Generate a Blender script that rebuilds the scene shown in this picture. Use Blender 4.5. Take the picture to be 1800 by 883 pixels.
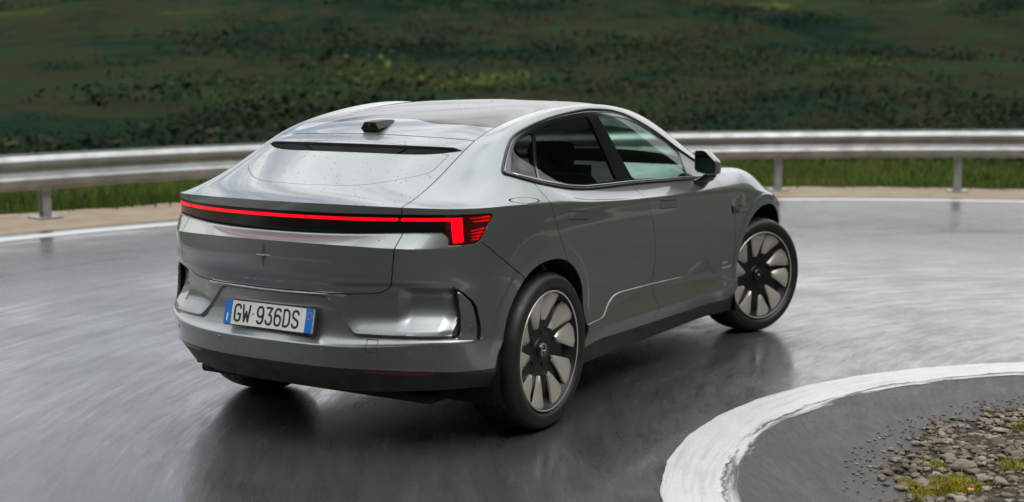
import bpy, bmesh, math, random
import numpy as np
from mathutils import Matrix, Vector
for o in list(bpy.data.objects): bpy.data.objects.remove(o)
SC = bpy.context.scene
COL = SC.collection
random.seed(7); RNG = np.random.default_rng(7)

# ---------------------------------------------------------------- camera
CAM_LOC = (-5.5716, -3.9572, 1.7025)
YAW, PITCH, ROLL = 0.521057, -0.128307, 0.0056856
cam = bpy.data.cameras.new('camera'); cam_ob = bpy.data.objects.new('camera', cam); COL.objects.link(cam_ob); SC.camera = cam_ob
_fw = Vector((math.cos(PITCH)*math.cos(YAW), math.cos(PITCH)*math.sin(YAW), math.sin(PITCH)))
_rt = Vector((math.sin(YAW), -math.cos(YAW), 0)); _up = _rt.cross(_fw)
_r = math.cos(ROLL)*_rt+math.sin(ROLL)*_up; _u = -math.sin(ROLL)*_rt+math.cos(ROLL)*_up
_m = Matrix((_r, _u, -_fw)).transposed().to_4x4(); _m.translation = CAM_LOC; cam_ob.matrix_world = _m
cam.sensor_width = 36; cam.lens = 36*2328.715/1800; cam.clip_start = .05; cam.clip_end = 6000
cam.dof.use_dof = True; cam.dof.focus_distance = 6.7; cam.dof.aperture_fstop = 1.7

# ---------------------------------------------------------------- sky, sun, exposure
SUN_EL, SUN_AZ = math.radians(52), math.radians(200)
world = bpy.data.worlds.new('World'); SC.world = world; world.use_nodes = True
nt = world.node_tree; N = nt.nodes; LK = nt.links
bg = N['Background']
sky = N.new('ShaderNodeTexSky'); sky.sky_type = 'NISHITA'; sky.sun_disc = False
sky.sun_elevation = SUN_EL; sky.sun_rotation = SUN_AZ; sky.air_density = 1.2; sky.dust_density = 2.5; sky.ozone_density = 1.0
tc = N.new('ShaderNodeTexCoord'); mp = N.new('ShaderNodeMapping'); mp.inputs['Scale'].default_value = (1.0, 1.0, 2.6)
LK.new(tc.outputs['Generated'], mp.inputs['Vector'])
nz = N.new('ShaderNodeTexNoise'); nz.inputs['Scale'].default_value = 2.1; nz.inputs['Detail'].default_value = 6; nz.inputs['Roughness'].default_value = .55
LK.new(mp.outputs[0], nz.inputs['Vector'])
cr = N.new('ShaderNodeValToRGB'); cr.color_ramp.elements[0].position = .30; cr.color_ramp.elements[1].position = .44
LK.new(nz.outputs['Fac'], cr.inputs['Fac'])
nz2 = N.new('ShaderNodeTexNoise'); nz2.inputs['Scale'].default_value = 4.2; nz2.inputs['Detail'].default_value = 5
LK.new(mp.outputs[0], nz2.inputs['Vector'])
cr2 = N.new('ShaderNodeValToRGB'); cr2.color_ramp.elements[0].position = .3; cr2.color_ramp.elements[1].position = .72
cr2.color_ramp.elements[0].color = (16., 16.3, 16.7, 1); cr2.color_ramp.elements[1].color = (27., 27.1, 27.2, 1)
LK.new(nz2.outputs['Fac'], cr2.inputs['Fac'])
mx = N.new('ShaderNodeMixRGB'); LK.new(cr.outputs['Color'], mx.inputs['Fac']); LK.new(sky.outputs[0], mx.inputs[1])
# overcast cloud layer: zenith three times as bright as the horizon (CIE overcast sky)
sx = N.new('ShaderNodeSeparateXYZ'); LK.new(tc.outputs['Generated'], sx.inputs[0])
zc = N.new('ShaderNodeMath'); zc.operation = 'MAXIMUM'; LK.new(sx.outputs['Z'], zc.inputs[0]); zc.inputs[1].default_value = 0
zg = N.new('ShaderNodeMath'); zg.operation = 'MULTIPLY_ADD'; LK.new(zc.outputs[0], zg.inputs[0]); zg.inputs[1].default_value = .667; zg.inputs[2].default_value = .333
vm = N.new('ShaderNodeVectorMath'); vm.operation = 'SCALE'; LK.new(cr2.outputs['Color'], vm.inputs[0]); LK.new(zg.outputs[0], vm.inputs['Scale'])
LK.new(vm.outputs[0], mx.inputs[2])
LK.new(mx.outputs[0], bg.inputs['Color']); bg.inputs['Strength'].default_value = .11
sun = bpy.data.lights.new('sun', 'SUN'); sun.energy = .9; sun.angle = math.radians(25); sun.color = (1, .97, .93)
sun_ob = bpy.data.objects.new('sun', sun); COL.objects.link(sun_ob)
sun_ob.rotation_euler = (math.pi/2-SUN_EL, 0, math.pi-SUN_AZ)
SC.view_settings.view_transform = 'Standard'; SC.view_settings.look = 'None'; SC.view_settings.exposure = 0.0; SC.view_settings.gamma = 1

# ---------------------------------------------------------------- helpers
def link(o, parent=None):
    COL.objects.link(o)
    if parent is not None: o.parent = parent
    return o
def tag(o, label=None, cat=None, group=None, kind=None):
    if label: o['label'] = label
    if cat: o['category'] = cat
    if group: o['group'] = group
    if kind: o['kind'] = kind
    return o
def empty(name, loc=(0,0,0)):
    o = bpy.data.objects.new(name, None); o.empty_display_size = .1; o.location = loc; return link(o)
def mesh_obj(name, V, F, mat, parent=None, smooth=True, sharp=None):
    me = bpy.data.meshes.new(name); me.from_pydata([tuple(map(float, v)) for v in V], [], [tuple(map(int, f)) for f in F]); me.update()
    if mat: me.materials.append(mat)
    if smooth:
        me.shade_smooth()
        if sharp: me.set_sharp_from_angle(angle=math.radians(sharp))
    return link(bpy.data.objects.new(name, me), parent)
def bm_obj(name, bm, mat, parent=None, smooth=True, sharp=35, bevel=0, seg=2):
    if bevel:
        bmesh.ops.bevel(bm, geom=list(bm.edges), offset=bevel, segments=seg, affect='EDGES', profile=.6, clamp_overlap=True)
    bmesh.ops.recalc_face_normals(bm, faces=bm.faces)
    me = bpy.data.meshes.new(name); bm.to_mesh(me); bm.free()
    if mat: me.materials.append(mat)
    if smooth:
        me.shade_smooth(); me.set_sharp_from_angle(angle=math.radians(sharp))
    return link(bpy.data.objects.new(name, me), parent)
def add_box(bm, c, s, M=None):
    r = bmesh.ops.create_cube(bm, size=1)
    for v in r['verts']:
        v.co = Vector((v.co.x*s[0]+c[0], v.co.y*s[1]+c[1], v.co.z*s[2]+c[2]))
        if M: v.co = M @ v.co
    return r['verts']
def lathe(profile, n, axis='y', closed=False):
    """profile [(radius, along)], revolve about y"""
    V = []; F = []; m = len(profile)
    for i in range(n):
        a = 2*math.pi*i/n
        for r, t in profile: V.append((r*math.cos(a), t, r*math.sin(a)))
    for i in range(n):
        j = (i+1) % n
        for k in range(m-1 if not closed else m):
            l = (k+1) % m
            F.append((i*m+k, i*m+l, j*m+l, j*m+k))
    return V, F
def tube(path, r, n=10, cap=True):
    V = []; F = []; P = [Vector(p) for p in path]
    for i, p in enumerate(P):
        t = (P[min(i+1, len(P)-1)]-P[max(i-1, 0)]).normalized()
        a = t.orthogonal().normalized() if abs(t.z) > .95 else t.cross(Vector((0,0,1))).normalized(); b = t.cross(a)
        rr = r[i] if isinstance(r, (list, tuple)) else r
        for k in range(n): V.append(p+rr*(math.cos(2*math.pi*k/n)*a+math.sin(2*math.pi*k/n)*b))
    for i in range(len(P)-1):
        for k in range(n): F.append((i*n+k, i*n+(k+1)%n, (i+1)*n+(k+1)%n, (i+1)*n+k))
    if cap: F += [tuple(range(n))[::-1], tuple(range((len(P)-1)*n, len(P)*n))]
    return V, F

# ---------------------------------------------------------------- materials
def new_mat(name):
    m = bpy.data.materials.new(name); m.use_nodes = True
    return m, m.node_tree.nodes, m.node_tree.links, m.node_tree.nodes['Principled BSDF']
def setp(b, **k):
    for a, v in k.items():
        i = b.inputs[a.replace('_', ' ')]
        i.default_value = (*v, 1) if isinstance(v, tuple) and len(v) == 3 else v
def noise(N, LK, vec, scale, detail=4, rough=.55, dist=0):
    n = N.new('ShaderNodeTexNoise'); n.inputs['Scale'].default_value = scale; n.inputs['Detail'].default_value = detail
    n.inputs['Roughness'].default_value = rough; n.inputs['Distortion'].default_value = dist
    if vec is not None: LK.new(vec, n.inputs['Vector'])
    return n.outputs['Fac']
def ramp(N, LK, fac, stops):
    r = N.new('ShaderNodeValToRGB'); e = r.color_ramp.elements
    while len(e) < len(stops): e.new(.5)
    for i, (p, c) in enumerate(stops):
        e[i].position = p; e[i].color = (*c, 1) if isinstance(c, tuple) else (c, c, c, 1)
    LK.new(fac, r.inputs['Fac']); return r.outputs['Color']
def mixc(N, LK, fac, a, b, mode='MIX'):
    m = N.new('ShaderNodeMixRGB'); m.blend_type = mode
    for i, v in ((0, fac), (1, a), (2, b)):
        if isinstance(v, (int, float)): m.inputs[i].default_value = v if i == 0 else (v, v, v, 1)
        elif isinstance(v, tuple): m.inputs[i].default_value = (*v, 1)
        else: LK.new(v, m.inputs[i])
    return m.outputs[0]
def math_(N, LK, op, a, b=None):
    m = N.new('ShaderNodeMath'); m.operation = op
    for i, v in ((0, a), (1, b)):
        if v is None: continue
        if isinstance(v, (int, float)): m.inputs[i].default_value = v
        else: LK.new(v, m.inputs[i])
    return m.outputs[0]
def bump(N, LK, b, h, strength=.3, dist=.01):
    n = N.new('ShaderNodeBump'); n.inputs['Strength'].default_value = strength; n.inputs['Distance'].default_value = dist
    LK.new(h, n.inputs['Height']); LK.new(n.outputs[0], b.inputs['Normal'])
def objvec(N): return N.new('ShaderNodeTexCoord').outputs['Object']
def plain(name, col, rough=.5, metal=0., var=.12, vs=8, **k):
    """procedural base: colour broken up by noise, roughness too"""
    m, N, LK, b = new_mat(name); v = objvec(N)
    n = noise(N, LK, v, vs, 5)
    c = ramp(N, LK, n, [(.3, tuple(max(0, x*(1-var)) for x in col)), (.7, tuple(min(1, x*(1+var)) for x in col))])
    LK.new(c, b.inputs['Base Color'])
    rr = ramp(N, LK, noise(N, LK, v, vs*2.3, 4), [(.3, rough*.85), (.7, min(1, rough*1.15))]); LK.new(rr, b.inputs['Roughness'])
    setp(b, Metallic=metal, **k); return m

def m_paint():
    m, N, LK, b = new_mat('metallic_grey_paint'); v = objvec(N)
    fl = noise(N, LK, v, 900, 1)
    c = ramp(N, LK, fl, [(.35, (.196, .216, .217)), (.68, (.278, .304, .306))])
    # road film on the lower flanks, with a ragged edge of its own
    sp = N.new('ShaderNodeSeparateXYZ'); LK.new(v, sp.inputs[0])
    nn = noise(N, LK, v, 6, 6); hz = math_(N, LK, 'ADD', sp.outputs['Z'], math_(N, LK, 'MULTIPLY', nn, .35))
    film = ramp(N, LK, hz, [(.42, .42), (.95, 0.)])
    mpn = N.new('ShaderNodeMapping'); mpn.inputs['Scale'].default_value = (38, 38, 6); LK.new(v, mpn.inputs['Vector'])
    spk = ramp(N, LK, noise(N, LK, mpn.outputs[0], 2.5, 4), [(.40, .35), (.62, 1.)])
    film = math_(N, LK, 'MULTIPLY', film, spk)
    LK.new(mixc(N, LK, film, c, (.115, .105, .09)), b.inputs['Base Color'])
    setp(b, Metallic=.80, Roughness=.36, Coat_Weight=1., Coat_IOR=1.5)
    LK.new(ramp(N, LK, film, [(0, .018), (.4, .22)]), b.inputs['Coat Roughness'])
    return m
def m_emit(name, col, strength):
    m, N, LK, b = new_mat(name); v = objvec(N)
    c = ramp(N, LK, noise(N, LK, v, 40, 2), [(.3, tuple(x*.93 for x in col)), (.7, col)])
    LK.new(c, b.inputs['Emission Color']); setp(b, Base_Color=(.12, .0, .002), Roughness=.25, Emission_Strength=strength)
    return m
def m_glass(name, tint, f0=.045):
    """thin window pane: tinted see-through plus a Fresnel reflection"""
    m, N, LK, b = new_mat(name); v = objvec(N); N.remove(b); out = N['Material Output']
    c = ramp(N, LK, noise(N, LK, v, 3, 2), [(.3, tuple(x*.96 for x in tint)), (.7, tint)])
    tr = N.new('ShaderNodeBsdfTransparent'); LK.new(c, tr.inputs[0])
    gl = N.new('ShaderNodeBsdfGlossy'); gl.inputs['Roughness'].default_value = .01
    lw = N.new('ShaderNodeLayerWeight'); lw.inputs['Blend'].default_value = .5
    p = math_(N, LK, 'POWER', lw.outputs['Facing'], 5.0)
    f = math_(N, LK, 'ADD', math_(N, LK, 'MULTIPLY', p, 1-f0), f0)
    mx = N.new('ShaderNodeMixShader'); LK.new(f, mx.inputs[0]); LK.new(tr.outputs[0], mx.inputs[1]); LK.new(gl.outputs[0], mx.inputs[2])
    LK.new(mx.outputs[0], out.inputs['Surface']); return m
PAINT = m_paint()
BLACK = plain('gloss_black_trim', (.008, .008, .009), .12, 0, .2, 10, Coat_Weight=.6, Coat_Roughness=.04)
PLASTIC = plain('textured_black_plastic', (.036, .034, .031), .55, 0, .5, 9)
LINER = plain('black_underbody', (.006, .006, .006), .8, 0, .3, 10)
RUBBER = plain('tyre_rubber', (.013, .013, .013), .48, 0, .35, 16)
RIMDARK = plain('dark_wheel_metal', (.018, .018, .018), .42, .4, .25, 12)
RIMLIGHT = plain('machined_wheel_metal', (.60, .575, .51), .36, .55, .06, 9)
CHROME = plain('polished_trim', (.6, .6, .6), .12, 1., .05, 9)
LENS = plain('smoked_lamp_glass', (.007, .006, .006), .08, 0, .2, 12, Specular_IOR_Level=.35)
LENSRED = plain('dark_red_lamp_glass', (.050, .004, .007), .07, 0, .2, 12, Coat_Weight=1., Coat_Roughness=.01)
LED = m_emit('red_led_light', (1., .0, .008), 1.5)
LEDDIM = m_emit('dim_red_led_light', (1., .0, .004), .75)
REFL = plain('red_reflector_plastic', (.22, .006, .012), .22, 0, .25, 60)
ROOFGLASS = plain('dark_roof_glass', (.010, .010, .012), .05, 0, .1, 5)
TINT = m_glass('dark_tinted_glass', (.10, .10, .105))
CLEAR = m_glass('green_tinted_glass', (.80, 1.0, .93))
SEATM = plain('dark_seat_fabric', (.025, .025, .027), .85, 0, .3, 30)
DASH = plain('grey_cabin_plastic', (.27, .28, .275), .6, 0, .2, 10)
CARD = plain('pale_cabin_lining', (.42, .42, .40), .75, 0, .1, 10)
PLATEW = plain('white_plate_paint', (.72, .72, .69), .35, 0, .05, 20)
PLATEB = plain('blue_plate_band', (.0, .155, .55), .35, 0, .08, 20)
PLATEK = plain('black_plate_paint', (.01, .01, .01), .4, 0, .2, 20)
# ---------------------------------------------------------------- the place: a hairpin on a mountain road
BEND = np.array([2.352, -5.435]); RO = 12.97          # outer edge line
APEX = np.array([.570, -4.544]); RI = 2.956           # inner edge line
def ring(name, c, r0, r1, a0, a1, n, z, mat, wob0=0, wob1=0, zf=None):
    V = []; F = []
    rows = 3
    for i in range(n+1):
        a = a0+(a1-a0)*i/n
        w0 = wob0*(math.sin(a*37)+.6*math.sin(a*91+1)+.5*math.sin(a*173)); w1 = wob1*(math.sin(a*41+2)+.6*math.sin(a*83)+.5*math.sin(a*151+1))
        for k in range(rows):
            r = (r0+w0)+(r1+w1-r0-w0)*k/(rows-1)
            V.append((c[0]+r*math.cos(a), c[1]+r*math.sin(a), z))
    for i in range(n):
        for k in range(rows-1): F.append((i*rows+k, i*rows+k+1, (i+1)*rows+k+1, (i+1)*rows+k))
    o = mesh_obj(name, V, F, mat, smooth=False); tag(o, kind='structure'); return o

def polar(N, LK, c):
    g = N.new('ShaderNodeNewGeometry'); s = N.new('ShaderNodeSeparateXYZ'); LK.new(g.outputs['Position'], s.inputs[0])
    dx = math_(N, LK, 'SUBTRACT', s.outputs['X'], float(c[0])); dy = math_(N, LK, 'SUBTRACT', s.outputs['Y'], float(c[1]))
    r = math_(N, LK, 'SQRT', math_(N, LK, 'ADD', math_(N, LK, 'MULTIPLY', dx, dx), math_(N, LK, 'MULTIPLY', dy, dy)))
    a = math_(N, LK, 'ARCTAN2', dy, dx)
    return g.outputs['Position'], r, a
def comb(N, LK, x, y, z=0):
    c = N.new('ShaderNodeCombineXYZ')
    for i, v in enumerate((x, y, z)):
        if isinstance(v, (int, float)): c.inputs[i].default_value = v
        else: LK.new(v, c.inputs[i])
    return c.outputs[0]
def m_asphalt(name, wet=1., col=.05):
    m, N, LK, b = new_mat(name); pos, r, a = polar(N, LK, BEND)
    # grain of the stones, and streaks that wheels have drawn along the bend
    grain = noise(N, LK, pos, 95, 4, .75); patch = noise(N, LK, pos, .9, 5, .6)
    streak = noise(N, LK, comb(N, LK, math_(N, LK, 'MULTIPLY', r, 9.), math_(N, LK, 'MULTIPLY', a, 7.)), 1., 6, .68, .15)
    fine = noise(N, LK, comb(N, LK, math_(N, LK, 'MULTIPLY', r, 46.), math_(N, LK, 'MULTIPLY', a, 26.)), 1., 4, .65)
    c = ramp(N, LK, grain, [(.32, col*.55), (.70, col*1.5)])
    c = mixc(N, LK, ramp(N, LK, patch, [(.35, 0.), (.7, .5)]), c, (col*1.35, col*1.33, col*1.3))
    LK.new(c, b.inputs['Base Color'])
    w = math_(N, LK, 'ADD', math_(N, LK, 'MULTIPLY', streak, .55), math_(N, LK, 'MULTIPLY', fine, .30))
    w = math_(N, LK, 'ADD', math_(N, LK, 'MULTIPLY', w, .85), math_(N, LK, 'MULTIPLY', patch, .40))
    if wet > .5: rr = ramp(N, LK, w, [(.36, .07), (.50, .17), (.66, .36)])
    else: rr = ramp(N, LK, w, [(.36, .30), (.50, .5), (.66, .75)])
    LK.new(rr, b.inputs['Roughness']); setp(b, IOR=1.45)
    if wet > .5:                                       # film of rain water on top
        setp(b, Coat_IOR=1.36); LK.new(ramp(N, LK, w, [(.38, .05), (.50, .12), (.64, .30)]), b.inputs['Coat Roughness']); LK.new(ramp(N, LK, w, [(.46, 1.), (.62, .78)]), b.inputs['Coat Weight'])
        LK.new(ramp(N, LK, w, [(.36, .16), (.50, .28), (.66, .5)]), b.inputs['Roughness'])
    h = math_(N, LK, 'ADD', math_(N, LK, 'MULTIPLY', grain, .6), math_(N, LK, 'MULTIPLY', fine, .9))
    bump(N, LK, b, h, .10 if wet > .5 else 1., .005 if wet > .5 else .012)
    return m
def m_marking(name, worn):
    m, N, LK, b = new_mat(name); pos, r, a = polar(N, LK, APEX if worn else BEND)
    g = noise(N, LK, pos, 110, 4, .7); big = noise(N, LK, pos, 5, 6, .65)
    c = ramp(N, LK, g, [(.25, .42), (.6, .58)])
    c = mixc(N, LK, ramp(N, LK, big, [(.42, 0.), (.75, .22)]), c, (.26, .25, .23))
    st0 = noise(N, LK, comb(N, LK, math_(N, LK, 'MULTIPLY', r, 30.), math_(N, LK, 'MULTIPLY', a, 4.)), 1., 5, .65)
    c = mixc(N, LK, ramp(N, LK, st0, [(.48, 0.), (.72, .45)]), c, (.21, .20, .185))
    pit = ramp(N, LK, noise(N, LK, pos, 140, 3, .8), [(.60, 0.), (.68, 1.)])
    if worn:
        rad = math_(N, LK, 'MULTIPLY', math_(N, LK, 'SUBTRACT', RI, r), 1.)          # 0 at the outer edge, metres inwards
        st = noise(N, LK, comb(N, LK, math_(N, LK, 'MULTIPLY', r, 18.), math_(N, LK, 'MULTIPLY', a, 5.)), 1., 6, .7, .4)
        q = math_(N, LK, 'ADD', rad, math_(N, LK, 'MULTIPLY', math_(N, LK, 'SUBTRACT', st, .5), .30))
        wear = ramp(N, LK, q, [(.275, 0.), (.325, 1.)])
        cx = math_(N, LK, 'ABSOLUTE', math_(N, LK, 'SUBTRACT', math_(N, LK, 'ADD', rad, math_(N, LK, 'MULTIPLY', math_(N, LK, 'SUBTRACT', big, .5), .12)), .265))
        crack = math_(N, LK, 'MULTIPLY', ramp(N, LK, cx, [(.0, 1.), (.014, 0.)]), ramp(N, LK, st, [(.44, 0.), (.52, 1.)]))
        k = math_(N, LK, 'MAXIMUM', math_(N, LK, 'MAXIMUM', wear, crack), math_(N, LK, 'MULTIPLY', pit, .75))
        LK.new(math_(N, LK, 'SUBTRACT', 1., k), b.inputs['Alpha'])
    LK.new(c, b.inputs['Base Color']); setp(b, Roughness=.42); bump(N, LK, b, g, .35, .003)
    return m
def m_ground(name, stops, scale, rough=.9, bs=.6, bd=.02, stretch=None, spec=.12):
    m, N, LK, b = new_mat(name); g = N.new('ShaderNodeNewGeometry').outputs['Position']
    if stretch:
        mpn = N.new('ShaderNodeMapping'); mpn.inputs['Rotation'].default_value = (0, 0, -YAW); mpn.inputs['Scale'].default_value = stretch
        LK.new(g, mpn.inputs['Vector']); g2 = mpn.outputs[0]
    else: g2 = g
    n1 = noise(N, LK, g2, scale, 8, .62); n2 = noise(N, LK, g, scale*9, 5, .6)
    f = math_(N, LK, 'ADD', math_(N, LK, 'MULTIPLY', n1, .75), math_(N, LK, 'MULTIPLY', n2, .25))
    LK.new(ramp(N, LK, f, stops), b.inputs['Base Color']); setp(b, Roughness=rough, Specular_IOR_Level=spec); bump(N, LK, b, n2, bs, bd); return m

ASPHALT = m_asphalt('wet_asphalt'); DRY = m_asphalt('damp_asphalt', 0, .06)
VERGE = m_ground('pale_verge_concrete', [(.3, (.20, .155, .11)), (.55, (.30, .24, .175)), (.75, (.25, .20, .145))], 2.2, .8, .4, .01)
GRAVELB = m_ground('gravel_bed', [(.3, (.018, .015, .010)), (.5, (.055, .045, .030)), (.72, (.13, .11, .08))], 22, .85, .9, .012)
HILLSTOPS = [(.34, (.006, .014, .011)), (.43, (.011, .024, .014)), (.49, (.027, .027, .015)), (.54, (.015, .031, .015)), (.60, (.034, .040, .015)), (.655, (.078, .112, .022)), (.74, (.038, .042, .016))]
HILLM = m_ground('hillside_turf', HILLSTOPS, .05, 1., .8, .25, None, 0.)

# ground: one sheet that rises into the hillside across the road and runs out past the horizon
def terrain_z(x, y):
    d = np.hypot(x-BEND[0], y-BEND[1])-RO
    th = np.arctan2(y-CAM_LOC[1], x-CAM_LOC[0]); dth = np.abs((th-.52+np.pi) % (2*np.pi)-np.pi)
    side = np.clip(1.35-dth*.62, .12, 1.)
    u = np.clip(d-2.2, 0, None)
    near = -.02*u-.006*np.clip(u, 0, 14)**1.3
    hill = np.clip(u-16, 0, 210)
    rise = hill*.105+.00003*hill**2
    wav = (np.sin(x*.045+1)*np.cos(y*.05+.5)*2.2+np.sin(x*.11+y*.07)*.9+np.sin(x*.23-y*.19)*.35)*np.clip(hill/60, 0, 1)
    far = np.clip(u-226, 0, None)
    # to the right of the picture and behind the photographer the mountain goes on up
    sg = (th-.52+np.pi) % (2*np.pi)-np.pi
    back = np.clip(np.maximum((-sg-.47)/.5, (sg-1.6)/.7), 0, 1); back = back*back*(3-2*back)
    up = np.clip(u-2, 0, 190); bz = up*(.95+.05*np.clip((np.abs(sg)-1.5)/.8, 0, 1))+np.sin(x*.11)*np.cos(y*.13)*np.clip(up/20, 0, 1)*1.5
    return np.where(d < 2.2, -.012, near-.012+(1-back)*side*(rise+wav)+back*bz-far*.05)
def build_terrain():
    ths = np.concatenate([np.linspace(-.7, 1.4, 170), np.linspace(1.4, 2*math.pi-.7, 81)[1:-1]])
    rr = np.concatenate([[0], np.linspace(2, 14, 7), np.linspace(14.8, 45, 46), np.geomspace(46.5, 260, 70), np.geomspace(300, 4000, 10)])
    n = len(ths); V = []; F = []
    for r in rr:
        x = BEND[0]+r*np.cos(ths); y = BEND[1]+r*np.sin(ths); z = terrain_z(x, y)
        V += list(zip(x, y, z))
    for i in range(len(rr)-1):
        for k in range(n): F.append((i*n+k, (i+1)*n+k, (i+1)*n+(k+1)%n, i*n+(k+1)%n))
    return tag(mesh_obj('hillside_ground', V, F, HILLM), kind='structure')
build_terrain()
def disc(name, c, r, z, mat, n=160):
    V = [(c[0], c[1], z)]+[(c[0]+r*math.cos(2*math.pi*i/n), c[1]+r*math.sin(2*math.pi*i/n), z) for i in range(n)]
    return tag(mesh_obj(name, V, [(0, 1+i, 1+(i+1)%n) for i in range(n)], mat, smooth=False), kind='structure')
disc('road', BEND, RO+.62, 0., ASPHALT)
ring('verge', BEND, RO+.56, RO+2.5, -1.2, 2.6, 900, .004, VERGE, .0, .06)
ring('road_edge_line', BEND, RO, RO+.30, -1.2, 2.6, 260, .004, m_marking('outer_line_paint', False), .004, .004)
ring('road_shoulder', APEX, .6, RI-.30, -.9, 2.9, 120, .004, DRY, 0, .0)
ring('road_edge_line', APEX, RI-.40, RI, -.9, 2.9, 200, .008, m_marking('inner_line_paint', True), .006, .003)
def gravel_bed():
    V = []; F = []; n = 220; rows = 14
    for i in range(n+1):
        a = -.9+3.8*i/n
        w = .05*math.sin(a*19)+.035*math.sin(a*47+1)+.03*math.sin(a*83)+.02*math.sin(a*151)
        for k in range(rows+1):
            t = k/rows; r = (1.96+w)*(1-t)+.05*t
            V.append((APEX[0]+r*math.cos(a), APEX[1]+r*math.sin(a), .006+.05*math.sin(t*math.pi/2)+.01*math.sin(9*a+11*t)*min(1, 4*t)))
    for i in range(n):
        for k in range(rows): F.append((i*(rows+1)+k, i*(rows+1)+k+1, (i+1)*(rows+1)+k+1, (i+1)*(rows+1)+k))
    return tag(mesh_obj('gravel_bed', V, F, GRAVELB), kind='structure')
gravel_bed()

# ---------------------------------------------------------------- guardrail
GALV = plain('galvanised_steel', (.37, .38, .38), .47, .85, .22, 3.0)
GALVP = plain('weathered_galvanised_steel', (.40, .41, .41), .5, .6, .18, 5)
def guardrail():
    root = tag(empty('guardrail', (BEND[0]+(RO+1.7)*math.cos(.4), BEND[1]+(RO+1.7)*math.sin(.4), 0)),
               'long curved galvanised steel guardrail with two rounded ribs along the outer verge', 'guardrail')
    inv = Matrix.Translation(-Vector(root.location))
    def top(a): return .80+.19*max(0, min(1.2, (1.42-a)/1.05))
    # beam section: (outwards from road side, height fraction); two ribs bulge towards the road
    sec = []
    for k in range(33):
        t = k/32; b = .5-.5*math.cos(4*math.pi*t)
        edge = .012 if t < .04 or t > .96 else 0
        sec.append((-.075*b**.85-edge, 1-t))
    RB = RO+1.62; step = .30
    def beam(a0, a1, n):
        V = []; F = []; m = len(sec)
        for i in range(n+1):
            a = a0+(a1-a0)*i/n; zt = top(a)
            for s, h in sec: V.append((BEND[0]+(RB+s)*math.cos(a)-root.location.x, BEND[1]+(RB+s)*math.sin(a)-root.location.y, zt-.44*(1-h)))
            for s, h in reversed(sec): V.append((BEND[0]+(RB+s+.005)*math.cos(a)-root.location.x, BEND[1]+(RB+s+.005)*math.sin(a)-root.location.y, zt-.44*(1-h)))
        M = 2*m
        for i in range(n):
            for k in range(M): F.append((i*M+k, i*M+(k+1)%M, (i+1)*M+(k+1)%M, (i+1)*M+k))
        F += [tuple(range(M)), tuple(range(n*M, n*M+M))[::-1]]
        return mesh_obj('beam', V, F, GALV, root, sharp=50)
    edges = [-.35, -.06, .236, .532, .828, 1.124, 1.42, 1.716]
    for a0, a1 in zip(edges[:-1], edges[1:]): beam(a0-.012, a1+.004, 26)
    me_post = me_plate = me_block = None
    da = .1906; angs = [.402+da*k for k in range(-4, 7)]
    for a in angs:
        zt = top(a); c, s = math.cos(a), math.sin(a)
        bm = bmesh.new(); add_box(bm, (0, 0, (zt-.04)/2), (.10, .012, zt-.04)); add_box(bm, (.05, 0, (zt-.04)/2), (.008, .11, zt-.04)); add_box(bm, (-.05, 0, (zt-.04)/2), (.008, .11, zt-.04))
        p = bm_obj('post', bm, GALVP, root, sharp=30); p.location = (BEND[0]+(RB+.13)*c-root.location.x, BEND[1]+(RB+.13)*s-root.location.y, .0); p.rotation_euler = (0, 0, a)
        if me_plate is None:
            bm = bmesh.new(); add_box(bm, (0, 0, .016), (.30, .30, .022)); me_plate = bm_obj('base_plate', bm, GALV, p, bevel=.004)
            bm = bmesh.new(); add_box(bm, (-.085, 0, 0), (.09, .09, .20)); me_block = bm_obj('spacer', bm, GALVP, p, bevel=.006)
            pl, bl = me_plate, me_block
        else:
            pl = me_plate.copy(); link(pl, p); bl = me_block.copy(); link(bl, p)
        bl.location = (0, 0, zt-.22)
        for dz in (-.05, .05):
            bm = bmesh.new(); bmesh.ops.create_cone(bm, segments=8, radius1=.017, radius2=.014, depth=.016, cap_ends=True)
            bm.transform(Matrix.Translation((-.143, 0, zt-.22+dz)) @ Matrix.Rotation(math.pi/2, 4, 'Y')); sub_ = bm_obj('bolt', bm, GALVP, p)
    return root
guardrail()
# ---------------------------------------------------------------- car master surface
# control points: rows run from the rear centre round the corner along the side to the nose
REAR = {  # row: (x, half width, z) from centre to corner, c0..c5
 8: [(-.890,0,1.150),(-.878,.22,1.150),(-.835,.44,1.147),(-.757,.63,1.141),(-.680,.762,1.136),(-.575,.848,1.132)],
 7: [(-.886,0,1.012),(-.874,.22,1.013),(-.831,.44,1.018),(-.753,.63,1.026),(-.676,.762,1.030),(-.578,.858,1.033)],
 6: [(-.948,0,.977),(-.937,.22,.976),(-.895,.44,.972),(-.814,.628,.963),(-.715,.755,.958),(-.600,.857,.955)],
 5: [(-.946,0,.825),(-.935,.22,.825),(-.895,.44,.823),(-.812,.63,.82),(-.715,.757,.82),(-.602,.868,.82)],
 4: [(-.895,0,.745),(-.884,.22,.747),(-.850,.44,.755),(-.770,.625,.762),(-.688,.752,.757),(-.595,.860,.752)],
 3: [(-.905,0,.580),(-.895,.22,.580),(-.863,.44,.580),(-.793,.63,.580),(-.703,.764,.580),(-.600,.870,.58)],
 2: [(-.945,0,.515),(-.936,.22,.515),(-.905,.44,.518),(-.833,.63,.528),(-.733,.765,.533),(-.615,.882,.535)],
 1: [(-.920,0,.410),(-.912,.22,.410),(-.880,.44,.415),(-.813,.62,.418),(-.720,.752,.410),(-.610,.860,.393)],
 0: [(-.800,0,.285),(-.800,.22,.287),(-.780,.43,.290),(-.740,.58,.300),(-.680,.69,.305),(-.580,.80,.305)]}
SX = [-.44,-.2,.1,.45,.9,1.35,1.8,2.25,2.6,3.0,3.35,3.62]
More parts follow.
